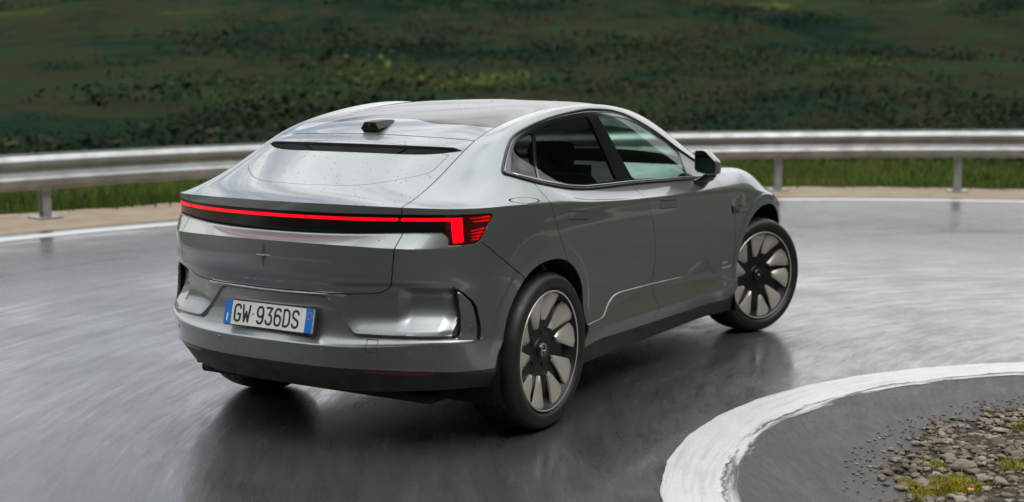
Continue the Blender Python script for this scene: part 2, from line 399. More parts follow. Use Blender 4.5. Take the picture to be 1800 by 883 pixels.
SIDE = {  # row: (half width, z) at the stations SX, c6..c17
 8: [(.900,1.130),(.945,1.128),(.953,1.115),(.955,1.095),(.958,1.075),(.960,1.06),(.960,1.045),(.960,1.03),(.955,1.02),(.94,1.0),(.912,.935),(.86,.87)],
 7: [(.918,1.04),(.958,1.05),(.966,1.045),(.966,1.03),(.968,1.01),(.968,1.0),(.968,.985),(.968,.97),(.966,.96),(.97,.96),(.955,.915),(.885,.80)],
 6: [(.930,.955),(.965,.965),(.972,.96),(.972,.93),(.972,.91),(.972,.90),(.970,.89),(.968,.88),(.972,.89),(.985,.92),(.970,.86),(.90,.73)],
 5: [(.942,.83),(.967,.88),(.975,.875),(.968,.80),(.966,.785),(.965,.78),(.964,.77),(.964,.77),(.972,.80),(.990,.885),(.975,.79),(.90,.63)],
 4: [(.942,.745),(.966,.72),(.966,.70),(.958,.655),(.950,.65),(.948,.645),(.950,.64),(.954,.63),(.962,.64),(.97,.70),(.96,.65),(.895,.55)],
 3: [(.943,.60),(.960,.55),(.960,.55),(.941,.545),(.932,.54),(.930,.535),(.932,.525),(.937,.51),(.948,.50),(.955,.52),(.955,.50),(.885,.47)],
 2: [(.945,.53),(.960,.45),(.962,.44),(.974,.433),(.980,.427),(.980,.42),(.980,.405),(.976,.392),(.966,.375),(.955,.38),(.95,.37),(.88,.37)],
 1: [(.925,.37),(.93,.35),(.93,.335),(.94,.345),(.94,.340),(.94,.336),(.94,.325),(.94,.315),(.935,.30),(.93,.30),(.93,.30),(.86,.28)],
 0: [(.880,.30),(.90,.25),(.90,.22),(.905,.235),(.905,.24),(.905,.235),(.905,.232),(.905,.225),(.905,.205),(.89,.20),(.89,.20),(.82,.20)]}
FXY = [(3.72,.77),(3.785,.66),(3.83,.53),(3.86,.38),(3.885,.2),(3.89,0)]
FZ = {8:[.86,.855,.85,.85,.85,.85],7:[.77,.765,.76,.76,.76,.76],6:[.70,.69,.69,.69,.69,.69],5:[.61]*6,4:[.54]*6,3:[.46]*6,2:[.37]*6,1:[.28]*6,0:[.20]*6}
FDX = {8:-.02,7:.0,6:.0,5:0,4:0,3:0,2:.005,1:-.02,0:-.1}
TOP = [  # upper stations, centre line to below the window
 [(-.72,0,1.192),(-.71,.21,1.191),(-.675,.40,1.189),(-.63,.56,1.182),(-.575,.70,1.172),(-.51,.82,1.153)],
 [(-.48,0,1.285),(-.475,.21,1.283),(-.445,.41,1.278),(-.40,.565,1.272),(-.335,.71,1.257),(-.25,.835,1.207)],
 [(-.25,0,1.385),(-.24,.22,1.383),(-.215,.43,1.377),(-.18,.60,1.368),(-.10,.73,1.338),(0,.85,1.235)],
 [(.10,0,1.50),(.105,.22,1.498),(.115,.43,1.488),(.14,.605,1.466),(.20,.70,1.440),(.33,.875,1.17)],
 [(.70,0,1.58),(.70,.22,1.578),(.71,.43,1.567),(.73,.60,1.546),(.80,.70,1.520),(.85,.88,1.15)],
 [(1.25,0,1.597),(1.25,.22,1.589),(1.26,.43,1.577),(1.28,.60,1.553),(1.32,.70,1.510),(1.35,.885,1.14)],
 [(1.72,0,1.568),(1.72,.22,1.558),(1.73,.43,1.543),(1.75,.60,1.512),(1.79,.705,1.412),(1.80,.89,1.125)],
 [(2.25,0,1.41),(2.24,.25,1.405),(2.22,.48,1.39),(2.20,.645,1.355),(2.20,.755,1.27),(2.23,.895,1.11)],
 [(2.72,0,1.225),(2.70,.27,1.22),(2.66,.5,1.205),(2.62,.68,1.175),(2.60,.79,1.145),(2.60,.88,1.105)],
 [(3.05,0,1.15),(3.05,.25,1.147),(3.03,.47,1.135),(3.01,.64,1.125),(3.0,.77,1.123),(3.0,.87,1.09)],
 [(3.45,0,1.06),(3.45,.23,1.055),(3.42,.45,1.045),(3.39,.62,1.035),(3.37,.74,1.025),(3.35,.84,.99)]]
def resample(row,ts):
    """Catmull-Rom through the rear points: seven columns from six"""
    p=np.array(row,float); p=np.vstack([p[1]*[1,-1,1],p,2*p[-1]-p[-2]]); out=[]
    for t in ts:
        i=min(int(t),len(row)-2); u=t-i; a,b,c,d=p[i:i+4]
        q=.5*(2*b+(c-a)*u+(2*a-5*b+4*c-d)*u*u+(-a+3*b-3*c+d)*u**3)
        if t==0: q[1]=0
        out.append(tuple(q))
    return out
RT=[0,1,1.9,2.7,3.4,4.2,5]

def car_master(level=4):
    P=[];idx={};F=[];CR={}
    def v(key,p):
        """vertex on both sides; key without side"""
        for s in (1,-1):
            if p[1]==0 and s==-1: idx[(key,-1)]=idx[(key,1)]; continue
            idx[(key,s)]=len(P); P.append((p[0],s*p[1],p[2]))
    NC=25
    for r in range(9):
        row=resample(REAR[r],RT)+[(x,w,z) for x,(w,z) in zip(SX,SIDE[r])]+[(x+FDX[r],w,z) for (x,w),z in zip(FXY,FZ[r])]
        for c,p in enumerate(row): v(('L',r,c),p)
    for j,st in enumerate(TOP):
        for k,p in enumerate(st): v(('T',j+1,k),p)
    def top(j,k):
        if j==0: return ('L',8,k)
        if j==12: return ('L',8,24-k)
        if k==6: return ('L',8,6+j)
        return ('T',j,k)
    def quad(a,b,c,d):
        for s in (1,-1):
            q=[idx[(t,s)] for t in (a,b,c,d)]
            F.append(q if s==-1 else q[::-1])
    for r in range(8):
        for c in range(NC-1):
            quad(('L',r,c),('L',r,c+1),('L',r+1,c+1),('L',r+1,c))
    for j in range(12):
        for k in range(6):
            quad(top(j,k),top(j,k+1),top(j+1,k+1),top(j+1,k))
    def crease(a,b,val):
        for s in (1,-1):
            i,j=idx[(a,s)],idx[(b,s)]; CR[(min(i,j),max(i,j))]=val
    r8=[1,1,1,1,1,1,1,1,.75,.45,.2]
    for c in range(24):
        if c<len(r8): crease(('L',8,c),('L',8,c+1),r8[c])
        if c<7: crease(('L',6,c),('L',6,c+1),[1,1,1,1,1,.9,.35][c])
        if c<6: crease(('L',7,c),('L',7,c+1),[.8,.8,.8,.8,.8,.5][c])
        crease(('L',2,c),('L',2,c+1),.85)
        crease(('L',1,c),('L',1,c+1),.7)
    P=np.array(P,float); tgt=P.copy(); N=len(P)
    me=bpy.data.meshes.new('cage'); me.from_pydata(P.tolist(),[],F); me.update()
    at=me.attributes.new('crease_edge','FLOAT','EDGE')
    ek=[tuple(sorted(e.vertices)) for e in me.edges]
    at.data.foreach_set('value',[CR.get(k,0.) for k in ek])
    ob=bpy.data.objects.new('cage',me); bpy.context.scene.collection.objects.link(ob)
    md=ob.modifiers.new('s','SUBSURF'); md.use_limit_surface=True; md.boundary_smooth='ALL'
    def ev(l):
        md.levels=l; me.update(); ob.update_tag()
        dg=bpy.context.evaluated_depsgraph_get(); dg.update()
        e=ob.evaluated_get(dg).to_mesh(); n=len(e.vertices)
        a=np.empty(n*3); e.vertices.foreach_get('co',a); a=a.reshape(-1,3)
        q=np.empty(len(e.loops),int); e.loops.foreach_get('vertex_index',q)
        ob.evaluated_get(dg).to_mesh_clear()
        return a,q.reshape(-1,4) if l>0 else None
    for it in range(4):
        a,_=ev(1)
        P=P+.75*(tgt-a[:N]); me.vertices.foreach_set('co',P.ravel())
    a,q=ev(level)
    print('master fit err',np.abs(ev(1)[0][:N]-tgt).max(),'quads',len(q))
    bpy.data.objects.remove(ob); bpy.data.meshes.remove(me)
    # outward orientation check
    return a,q
# ---------------------------------------------------------------- cutting the surface into panels
def smooth_closed(pts, n=5):
    """closed Catmull-Rom; a point given twice in a row stays a corner"""
    P = np.array(pts, float); m = len(P); out = []
    for i in range(m):
        a, b, c, d = P[i-1], P[i], P[(i+1) % m], P[(i+2) % m]
        if np.allclose(b, c): continue
        for k in range(n):
            u = k/n
            out.append(.5*(2*b+(c-a)*u+(2*a-5*b+4*c-d)*u*u+(-a+3*b-3*c+d)*u**3))
    return np.array(out)
def sdf(P, poly):
    """signed distance to a polygon, positive inside"""
    poly = np.asarray(poly, float); A = poly; B = np.roll(poly, -1, 0)
    lo, hi = poly.min(0)-.15, poly.max(0)+.15
    out = np.full(len(P), -.15); m = ((P > lo) & (P < hi)).all(1); p = P[m]
    d = np.full(len(p), 1e9); ins = np.zeros(len(p), bool)
    for a, b in zip(A, B):
        e = b-a; w = p-a; t = np.clip((w@e)/max(e@e, 1e-12), 0, 1)
        d = np.minimum(d, np.hypot(*(w-t[:, None]*e).T))
        c = (a[1] > p[:, 1]) != (b[1] > p[:, 1])
        with np.errstate(divide='ignore', invalid='ignore'):
            xi = (b[0]-a[0])*(p[:, 1]-a[1])/(b[1]-a[1])+a[0]
        ins ^= c & (p[:, 0] < xi)
    out[m] = np.where(ins, d, -d); return out
def itp(x, pts): 
    p = np.array(sorted(pts)); return np.interp(x, p[:, 0], p[:, 1])
def sstep(t): t = np.clip(t, 0, 1); return t*t*(3-2*t)

class Surf:
    def __init__(s, V, T): s.V = V; s.T = T; s.N = None; s.L = np.zeros(len(T), int)
    def cen(s): return s.V[s.T].mean(1)
    def cut(s, f, sel=None):
        f = np.where(np.abs(f) < 2e-5, 2e-5, f); sg = f > 0; ts = sg[s.T]; k = ts.sum(1)
        m = (k > 0) & (k < 3)
        if sel is not None: m &= sel
        if not m.any(): return f
        tri = s.T[m]; st = ts[m]; lone = np.where(k[m][:, None] == 1, st, ~st).argmax(1); r = np.arange(len(tri))
        a, b, c = tri[r, lone], tri[r, (lone+1) % 3], tri[r, (lone+2) % 3]
        E = np.concatenate([np.stack([a, b], 1), np.stack([a, c], 1)]); E.sort(1)
        U, inv = np.unique(E, axis=0, return_inverse=True); inv = inv.ravel()
        t = (f[U[:, 0]]/(f[U[:, 0]]-f[U[:, 1]]))[:, None]
        n0 = len(s.V); s.V = np.vstack([s.V, s.V[U[:, 0]]*(1-t)+s.V[U[:, 1]]*t])
        if s.N is not None:
            q = s.N[U[:, 0]]*(1-t)+s.N[U[:, 1]]*t; s.N = np.vstack([s.N, q/np.linalg.norm(q, axis=1)[:, None]])
        p = n0+inv[:len(tri)]; q = n0+inv[len(tri):]; lab = s.L[m]
        new = np.concatenate([np.stack([a, p, q], 1), np.stack([p, b, c], 1), np.stack([p, c, q], 1)])
        s.T = np.vstack([s.T[~m], new]); s.L = np.concatenate([s.L[~m], lab, lab, lab])
    def vnorm(s):
        v = s.V[s.T]; fn = np.cross(v[:, 1]-v[:, 0], v[:, 2]-v[:, 0]); n = np.zeros_like(s.V)
        for k in range(3): np.add.at(n, s.T[:, k], fn)
        return n/np.maximum(np.linalg.norm(n, axis=1), 1e-12)[:, None]
    def finish(s, ang=24):
        """split vertices along creases so that every vertex carries one normal"""
        me = bpy.data.meshes.new('tmp'); me.from_pydata(s.V.tolist(), [], s.T.tolist()); me.update(); me.shade_smooth(); me.set_sharp_from_angle(angle=math.radians(ang))
        n = np.empty(len(me.loops)*3, np.float32); me.corner_normals.foreach_get('vector', n); n = n.reshape(-1, 3)
        vi = s.T.ravel(); key = np.column_stack([vi, np.round(n*500).astype(int)])
        U, first, inv = np.unique(key, axis=0, return_index=True, return_inverse=True)
        s.V = s.V[vi[first]]; s.N = n[first].astype(float); s.T = inv.ravel().reshape(-1, 3); bpy.data.meshes.remove(me)

def car_surface():
    a, q = car_master(4)
    T = np.concatenate([q[:, [0, 1, 2]], q[:, [0, 2, 3]]])
    S = Surf(a, T)
    # make normals point outwards
    v = S.V[S.T]; fn = np.cross(v[:, 1]-v[:, 0], v[:, 2]-v[:, 0])
    if (fn*(v.mean(1)-np.array([1.4, 0, .7]))).sum() < 0: S.T = S.T[:, ::-1]
    W = lambda: np.abs(S.V[:, 1])
    XZ = lambda: S.V[:, [0, 2]]
    WZ = lambda: np.column_stack([W(), S.V[:, 2]])
    def arch(Vx, Vz):
        fr = (np.abs(Vx-.0)/.425)**2.25+(np.abs(Vz-.40)/.447)**2.25
        ff = (np.abs(Vx-3.06)/.435)**2.25+(np.abs(Vz-.41)/.468)**2.25
        return np.maximum((1-fr**(1/2.25))*.435, (1-ff**(1/2.25))*.45)
    # -------- sculpting: cut along a level, then move what lies inside
    def sculpt(fun, levels, amount, sel=None):
        for l in levels:
            f = fun()-l; S.cut(f, None if sel is None else sel())
        f = fun(); n = S.vnorm()
        if sel is None: m = np.ones(len(S.V), bool)
        else:
            m = np.zeros(len(S.V), bool); m[S.T[sel()].ravel()] = True
        d = amount(f)*m; S.V = S.V+n*d[:, None]
    rear = lambda: (S.cen()[:, 0] < -.5) & (S.cen()[:, 2] < .84)
    # raised upper panel of the rear bumper, notched round the plate
    U = [(-.3, .728), (.285, .728), (.313, .716), (.436, .572), (.452, .562), (.60, .558), (.842, .552), (.842, .80), (-.3, .80)]
    def fU():
        f = sdf(WZ(), U); tg = S.V[:, 2]-.745; return f
    def amtU(f):
        w, z = W(), S.V[:, 2]; k = 1-sstep((z-.560)/.10); t = sstep((w-.33)/.14); k = k*t+(1-t)*(1-sstep((z-.742)/.012))
        return (.010+.012*t)*sstep(f/.012)*k
    sculpt(fU, [0, .004, .012], amtU, rear)
    # shadow gap under the rear corner, above that panel
    OV = [(.622, .792), (.836, .786), (.845, .60), (.622, .60)]
    def amtO(f):
        z = S.V[:, 2]; return -.026*sstep((itp(W(), [(.6, .792), (.84, .786)])-z)/.055)*sstep((z-.58)/.13)*np.clip((W()-.622)/.05, 0, 1)*(f > -1e-5)
    sculpt(lambda: sdf(WZ(), OV), [0], amtO, rear)
    # air outlet beside the corner fin, then the fin itself
    FIN = [(.826, .785), (.858, .752), (.882, .716), (.892, .689), (.904, .611), (.910, .540), (.845, .548), (.843, .643), (.833, .721)]
    fF = lambda: sdf(WZ(), FIN)
    fe = lambda: itp(S.V[:, 2], [(.5, .845), (.548, .845), (.643, .843), (.721, .833), (.785, .826)])-W()
    cornr = lambda: (S.cen()[:, 0] < -.45) & (S.cen()[:, 2] < .83) & (S.cen()[:, 2] > .50) & (S.cen()[:, 0] > -.80)
    for l in (.060, .030, .0, -.012): S.cut(fe()-l, cornr())
    for zc in (.552, .575, .745, .786): S.cut(S.V[:, 2]-zc, cornr())
    d = fe(); z = S.V[:, 2]
    k = np.where(d >= -1e-6, sstep(1-d/.060), np.clip(1+d/.012, 0, 1))*sstep(np.minimum((z-.552)/.023, (.786-z)/.041))*((d > -.02) & (d < .07) & (S.V[:, 0] < -.45) & (S.V[:, 0] > -.8))
    S.V = S.V+np.array([.022, 0, 0])*k[:, None]
    sculpt(fF, [0, .010], lambda f: .008*sstep(f/.010), cornr)
    # facets along the bottom of the doors
    CR = [(.30, .462), (.405, .461), (.604, .471), (.640, .483), (.659, .497), (.721, .532), (.777, .557), (.816, .566), (.865, .569), (1.295, .558), (1.745, .541), (2.105, .521), (2.189, .514), (2.289, .484), (2.398, .433), (2.55, .424), (2.75, .418)]
    side = lambda: (np.abs(S.cen()[:, 1]) > .88) & (S.cen()[:, 2] > .36) & (S.cen()[:, 2] < .68) & (S.cen()[:, 0] > .3) & (S.cen()[:, 0] < 2.76)
    CRs = [(float(x_), float(itp(x_, CR))) for x_ in np.linspace(.30, 2.75, 246)]; ky = np.array([q[1] for q in CRs]); ky = np.convolve(np.pad(ky, 3, mode='edge'), np.array([1, 2, 3, 4, 3, 2, 1])/16, 'valid'); CR = [(q[0], float(v_)) for q, v_ in zip(CRs, ky)]
    poly_c = np.array(CR[::2]+[(2.75, .40), (.30, .40)])
    fC = lambda: sdf(XZ(), poly_c)
    line2 = lambda x: itp(x, [(.3, .45), (.60, .462), (.70, .512), (.728, .527), (1.292, .505), (2.093, .476), (2.3, .45), (2.75, .41)])
    S.cut(S.V[:, 2]-line2(S.V[:, 0]), side())
    def amtC(f):
        z = S.V[:, 2]; l2 = line2(S.V[:, 0]); rz = itp(S.V[:, 0], [(.4, .432), (1.31, .412), (2.06, .384), (2.71, .356)])
        k = np.clip((z-rz)/np.maximum(l2-rz, .01), 0, 1)
        return .007*np.clip(f/.004, 0, 1)*k
    sculpt(fC, [0, .004], amtC, side)
    UPL = [(1.70, .5425), (1.80, .556), (1.90, .585), (1.98, .603), (2.04, .608), (2.088, .606), (2.135, .593), (2.186, .568), (2.300, .494), (2.398, .434), (2.42, .432)]
    fs = lambda: itp(S.V[:, 0], UPL)-S.V[:, 2]
    finr = lambda: side() & (S.cen()[:, 0] > 1.65) & (S.cen()[:, 0] < 2.45)
    for l in (0, .02, .04, .06): S.cut(fs()-l, finr())
    x, z = S.V[:, 0], S.V[:, 2]; lo = itp(x, CR); d = np.clip(fs(), 0, np.maximum(itp(x, UPL)-lo, 0))*(z > lo-2e-4)*(x > 1.7)*(x < 2.41)*(np.abs(S.V[:, 1]) > .85)
    S.V = S.V-np.sign(S.V[:, 1:2])*np.array([0, 1, 0])*(.18*d)[:, None]
    # flared lips round the wheel arches
    flank = lambda: (np.abs(S.cen()[:, 1]) > .86) & (S.cen()[:, 2] > .43) & (S.cen()[:, 2] < 1.02)
    fA = lambda: arch(S.V[:, 0], S.V[:, 2])
    sculpt(fA, [-.075, -.058, -.004], lambda f: .0045*sstep((f+.075)/.017)*np.clip((S.V[:, 2]-.46)/.1, 0, 1), flank)
    # gutter under the tail lip
    lipx = lambda w: -.273+.235*np.minimum(w, .75)**2
    lowx = lambda w: lipx(w)-.064*np.clip(1-(w/.585)**7, 0, 1)
    deck = lambda: (S.cen()[:, 2] > 1.2) & (S.cen()[:, 0] < -.1) & (np.abs(S.cen()[:, 1]) < .68)
    S.cut(S.V[:, 0]-lipx(W()), deck()); S.cut(S.V[:, 0]-lipx(W())+.006, deck()); S.cut(S.V[:, 0]-lowx(W()), deck())
    n = S.vnorm(); d = lipx(W())-S.V[:, 0]; d2 = S.V[:, 0]-lowx(W()); ww = np.clip((.60-W())/.05, 0, 1)
    dep = -.042*np.clip(d/.006, 0, 1)*np.clip(d2/.012, 0, 1)*ww*(d2 > -1e-6)*(S.V[:, 2] > 1.2)*(S.V[:, 0] > -.4)
    dep = dep+.012*ww*sstep(1-np.abs(np.clip(S.V[:, 0]-lipx(W()), 0, 1))/.14)*(d <= 1e-6)*(S.V[:, 2] > 1.25)*(S.V[:, 0] < .1)
    S.V = S.V+n*dep[:, None]
    # lamp glass sits a little inside the body
    ucoord = lambda: W()+np.maximum(0, S.V[:, 0]+.70)
    LENSP = [(-.3, 1.110), (.63, 1.110), (.9, 1.108), (1.15, 1.105), (1.171, 1.101), (1.172, 1.092), (1.151, 1.067), (1.128, 1.043), (1.097, 1.007), (1.079, .986), (1.046, .973), (.975, .969), (.854, .969), (.857, 1.002), (.823, 1.0275), (.633, 1.0275), (.44, 1.020), (.22, 1.0145), (-.3, 1.0135)]
    fL = lambda: sdf(np.column_stack([ucoord(), S.V[:, 2]]), LENSP)
    tail = lambda: (S.cen()[:, 0] < -.38) & (S.cen()[:, 2] > .93) & (S.cen()[:, 2] < 1.128)
    sculpt(fL, [0, .003], lambda f: -.007*np.clip(f/.003, 0, 1)*(f > 0), tail)
    S.finish()
    # -------- labels
    names = ['body']; 
    def lab(n):
        if n not in names: names.append(n)
        return names.index(n)
    def label(fun, new, within=('body',), g=0., region=None):
        ids = [lab(w) for w in within]
        def sel():
            m = np.isin(S.L, ids)
            if region is not None: m &= region(S.cen())
            return m
        if g:
            S.cut(fun()-g, sel()); S.cut(fun()+g, sel())
        else: S.cut(fun(), sel())
        f = fun()[S.T].mean(1); m = sel()
        if g: S.L[m & (np.abs(f) < g)] = lab('gap'); S.L[m & (f >= g)] = lab(new)
        else: S.L[m & (f > 0)] = lab(new)
    flankr = lambda c: (np.abs(c[:, 1]) > .55)
    label(lambda: arch(S.V[:, 0], S.V[:, 2]), 'arch', region=lambda c: (np.abs(c[:, 1]) > .7) & (c[:, 2] < .95))
    DLO = smooth_closed([(-.150, 1.262), (-.150, 1.262), (-.03, 1.228), (.10, 1.201), (.366, 1.162), (.548, 1.147), (.8, 1.142), (1.077, 1.139), (1.5, 1.127), (1.964, 1.112), (2.25, 1.098), (2.36, 1.10), (2.36, 1.10), (2.211, 1.203), (2.04, 1.281), (1.805, 1.395), (1.518, 1.484), (1.288, 1.528), (1.068, 1.542), (.872, 1.541), (.546, 1.511), (.295, 1.470), (.118, 1.427), (.014, 1.377), (-.08, 1.318), (-.14, 1.277)], 4)
    global DLO_POLY; DLO_POLY = DLO
    wr = lambda c: (np.abs(c[:, 1]) > .6) & (c[:, 2] > 1.05)
    label(lambda: sdf(XZ(), DLO), 'window_trim', g=.0012, region=wr)
    QG = smooth_closed([(-.100, 1.2665), (-.100, 1.2665), (0, 1.248), (.094, 1.228), (.094, 1.228), (.306, 1.444), (.306, 1.444), (.20, 1.427), (.113, 1.403), (.030, 1.360), (-.05, 1.305)], 4)
    RG = smooth_closed([(.111, 1.224), (.111, 1.224), (.28, 1.20), (.441, 1.179), (.56, 1.171), (.942, 1.167), (.942, 1.167), (.913, 1.506), (.913, 1.506), (.75, 1.502), (.595, 1.488), (.45, 1.470), (.324, 1.447), (.324, 1.447)], 4)
    FG = smooth_closed([(1.141, 1.161), (1.141, 1.161), (1.5, 1.146), (1.909, 1.131), (1.909, 1.131), (2.014, 1.272), (2.014, 1.272), (1.787, 1.383), (1.548, 1.460), (1.40, 1.488), (1.284, 1.501), (1.15, 1.507), (1.032, 1.509), (1.032, 1.509)], 4)
    label(lambda: sdf(XZ(), QG), 'quarter_glass', ('window_trim',)); label(lambda: sdf(XZ(), RG), 'rear_side_glass', ('window_trim',)); label(lambda: sdf(XZ(), FG), 'front_side_glass', ('window_trim',))
    # lamps
    tailr = lambda c: (c[:, 0] < -.36) & (c[:, 2] > .93) & (c[:, 2] < 1.128)
    label(fL, 'lens', region=tailr)
    ur = lambda: ucoord(); uz_ = lambda: np.column_stack([ucoord(), S.V[:, 2]])
    label(lambda: sdf(uz_(), [(-.3, 1.079), (.6125, 1.079), (.6125, 1.093), (-.3, 1.093)]), 'led_bar', ('lens',))
    label(lambda: sdf(uz_(), [(.622, 1.079), (.878, 1.079), (.888, .979), (.959, .983), (.953, 1.093), (.622, 1.093)]), 'led_hook', ('lens',))
    for (u0, z0, u1, z1) in [(1.003, 1.087, 1.158, 1.0905), (1.002, 1.072, 1.147, 1.0755), (1.009, 1.032, 1.111, 1.042), (1.008, 1.0185, 1.096, 1.026), (1.012, 1.005, 1.080, 1.0105), (1.011, .992, 1.066, .998)]:
        k = .55; um, zm = u0+(u1-u0)*k, z0+(z1-z0)*k
        label(lambda: sdf(uz_(), [(u0, z0-.0025), (um, zm-.0035), (um+.012, zm-.005), (u1-.004, z1-.005), (u1+.002, z1+.004), (um+.01, zm+.004), (um, zm+.002), (u0, z0+.002)]), 'led_rung', ('lens',))
    label(lambda: .8445-ucoord(), 'lens_inner', ('lens',)); 
    # tailgate: a panel in the rear view below the edge of the deck, in the plan view above it
    TGL = [(-.2, .7475), (.37, .7485), (.50, .7535), (.55, .7605), (.588, .780), (.610, .805), (.619, .83), (.625, .88), (.629, .963), (.633, 1.026), (.630, 1.16), (-.2, 1.16)]
    rlx = lambda: itp(W(), [(0, -.139), (.15, -.138), (.32, -.130), (.47, -.110), (.60, -.082)])
    def fTG():
        lo = sdf(WZ(), TGL); hi = itp(S.V[:, 0], [(-1, .63), (-.757, .630), (-.667, .621), (-.586, .617), (-.489, .612), (-.313, .603), (-.187, .600), (0, .592)])-W()
        return np.where(S.V[:, 2] < 1.1345, lo, np.minimum(hi, rlx()-S.V[:, 0]))
    tgr = lambda c: (c[:, 0] < .0) & (np.abs(c[:, 1]) < .72) & (c[:, 2] > .70) & ((c[:, 2] > 1.128) | (c[:, 0] < -.55))
    label(fTG, 'tailgate', ('body',), .0022, tgr); label(lambda: .6175-W(), 'light_panel', ('lens_inner',))
    # roof panels ahead of the tailgate
    rgx = lambda: itp(W(), [(0, .118), (.10, .116), (.16, .10), (.21, .075), (.26, .056), (.31, .052), (.45, .085), (.63, .140)])
    railw = lambda: itp(S.V[:, 0], [(-.2, .600), (-.084, .594), (.138, .586), (.366, .572), (.645, .556), (.886, .548), (1.3, .545), (1.7, .55), (1.76, .555)])
    topr = lambda c: (c[:, 2] > 1.36) & (c[:, 0] > -.15) & (c[:, 0] < 1.9) & (np.abs(c[:, 1]) < .70)
    label(lambda: np.minimum(railw()-W(), np.minimum(1.745-S.V[:, 0], S.V[:, 0]-rlx()-.002)), 'roof', ('body',), .0018, topr)
    label(lambda: rgx()-S.V[:, 0], 'roof_panel', ('roof',), .0018)
    # windscreen and bonnet
    label(lambda: np.minimum(itp(S.V[:, 0], [(1.70, .53), (2.0, .58), (2.25, .615), (2.62, .67)])-W(), np.minimum(S.V[:, 0]-1.75, 2.64-.10*W()**2-S.V[:, 0])), 'windscreen', ('body',), .0018, lambda c: (c[:, 0] > 1.6) & (c[:, 2] > 1.12) & (np.abs(c[:, 1]) < .75))
    label(lambda: np.minimum(itp(S.V[:, 0], [(2.6, .74), (3.0, .80), (3.5, .76), (3.9, .70)])-W(), S.V[:, 0]-2.66+.08*W()**2), 'bonnet', ('body',), .0022, lambda c: (c[:, 0] > 2.5) & (c[:, 2] > .87) & (np.abs(c[:, 1]) < .86))
    # dark lower trim all round
    def fK():
        zr = itp(W(), [(0, .412), (.3, .412), (.55, .414), (.78, .404), (.86, .398), (.93, .392)])
        zs = itp(S.V[:, 0], [(-.7, .404), (-.46, .392), (.3, .30), (.44, .325), (.49, .335), (.55, .3455), (.646, .351), (1.019, .339), (1.373, .331), (2.117, .317), (2.703, .286), (3.0, .27), (3.9, .27)])
        return np.where(S.V[:, 0] < -.5, zr, zs)-S.V[:, 2]
    label(fK, 'lower_trim', ('body',), .0015)
    # rear bumper below a shut line that runs from the lamp to the arch
    def fB():
        z = itp(S.V[:, 0], [(-1.2, 1.07), (-.66, 1.07), (-.60, 1.03), (-.53, .99), (-.514, .976), (-.42, .902), (-.332, .841), (-.251, .791), (-.1, .69)])
        return (z-S.V[:, 2])*.75
    label(fB, 'rear_bumper', ('body',), .0022, lambda c: (c[:, 0] < -.12) & (c[:, 2] < 1.125))
    def pdist(P, pts):
        d = np.full(len(P), 1e9)
        for a, b in zip(pts[:-1], pts[1:]):
            a = np.array(a); b = np.array(b); e = b-a; w = P-a; t = np.clip((w@e)/(e@e), 0, 1); d = np.minimum(d, np.hypot(*(w-t[:, None]*e).T))
        return d
    label(lambda: .0028-pdist(WZ(), FIN[:6]), 'gap', ('rear_bumper',), 0, lambda c: (c[:, 0] > -.70) & (c[:, 0] < -.4) & (np.abs(c[:, 1]) > .80) & (c[:, 2] > .53) & (c[:, 2] < .80))
    label(lambda: np.minimum(np.minimum(fe()+.003, .013-fe()), np.minimum(S.V[:, 2]-.557, .772-S.V[:, 2])), 'air_outlet', ('rear_bumper',), 0, lambda c: (c[:, 0] > -.74) & (c[:, 0] < -.5) & (np.abs(c[:, 1]) > .78) & (c[:, 2] > .54) & (c[:, 2] < .79))
    # front bumper: hidden nose, split from the wings
    label(lambda: S.V[:, 0]-3.55-.4*(.9-S.V[:, 2]), 'front_bumper', ('body',), .0022, lambda c: (c[:, 0] > 3.2) & (c[:, 2] < .84))
    # doors
    GR = [(.000, 1.30), (.010, 1.235), (.015, 1.208), (.021, 1.173), (.030, 1.121), (.054, 1.044), (.090, .966), (.127, .890), (.169, .823), (.22, .75)]
    GM = [(1.02, 1.30), (1.060, 1.16), (1.075, 1.140), (1.103, 1.112), (1.130, 1.082), (1.150, 1.043), (1.186, .972), (1.223, .905), (1.262, .804), (1.291, .699), (1.300, .619), (1.297, .547), (1.299, .482), (1.312, .414), (1.298, .364), (1.29, .25)]
    GF = [(2.262, 1.20), (2.285, 1.105), (2.305, 1.078), (2.350, 1.018), (2.407, .963), (2.468, .889), (2.504, .826), (2.540, .728), (2.562, .631), (2.574, .518), (2.560, .422), (2.555, .25)]
    gx = lambda G: itp(S.V[:, 2], [(z, x) for x, z in G])
    dr = lambda c: (np.abs(c[:, 1]) > .84) & (c[:, 2] < 1.26) & (c[:, 0] > -.05) & (c[:, 0] < 2.7) & (c[:, 2] > .2)
    label(lambda: np.minimum(S.V[:, 0]-gx(GR), 2.7-S.V[:, 0]), 'rear_door', ('body',), .0022, dr)
    label(lambda: S.V[:, 0]-gx(GM), 'front_door', ('rear_door',), .0022)
    label(lambda: S.V[:, 0]-gx(GF), 'wing', ('front_door',), .0022)
    # flush handles, charging flap, towing cover, print line round the black glass
    def rrect(x0, z0, x1, z1, sl, r=.012):
        p = []
        for cx, cz, a0 in ((x1-r, z1-r, 0), (x0+r, z1-r, 90), (x0+r, z0+r, 180), (x1-r, z0+r, 270)):
            for k in range(4):
                a = math.radians(a0+30*k); x = cx+r*math.cos(a); p.append((x, cz+r*math.sin(a)+sl*(x-x0)))
        return p
    HR = rrect(.195, 1.022, .408, 1.064, -.085); HF = rrect(1.315, .986, 1.552, 1.030, -.05)
    label(lambda: sdf(XZ(), HR), 'rear_handle', ('rear_door',), .0018); label(lambda: sdf(XZ(), HF), 'front_handle', ('front_door',), .0018)
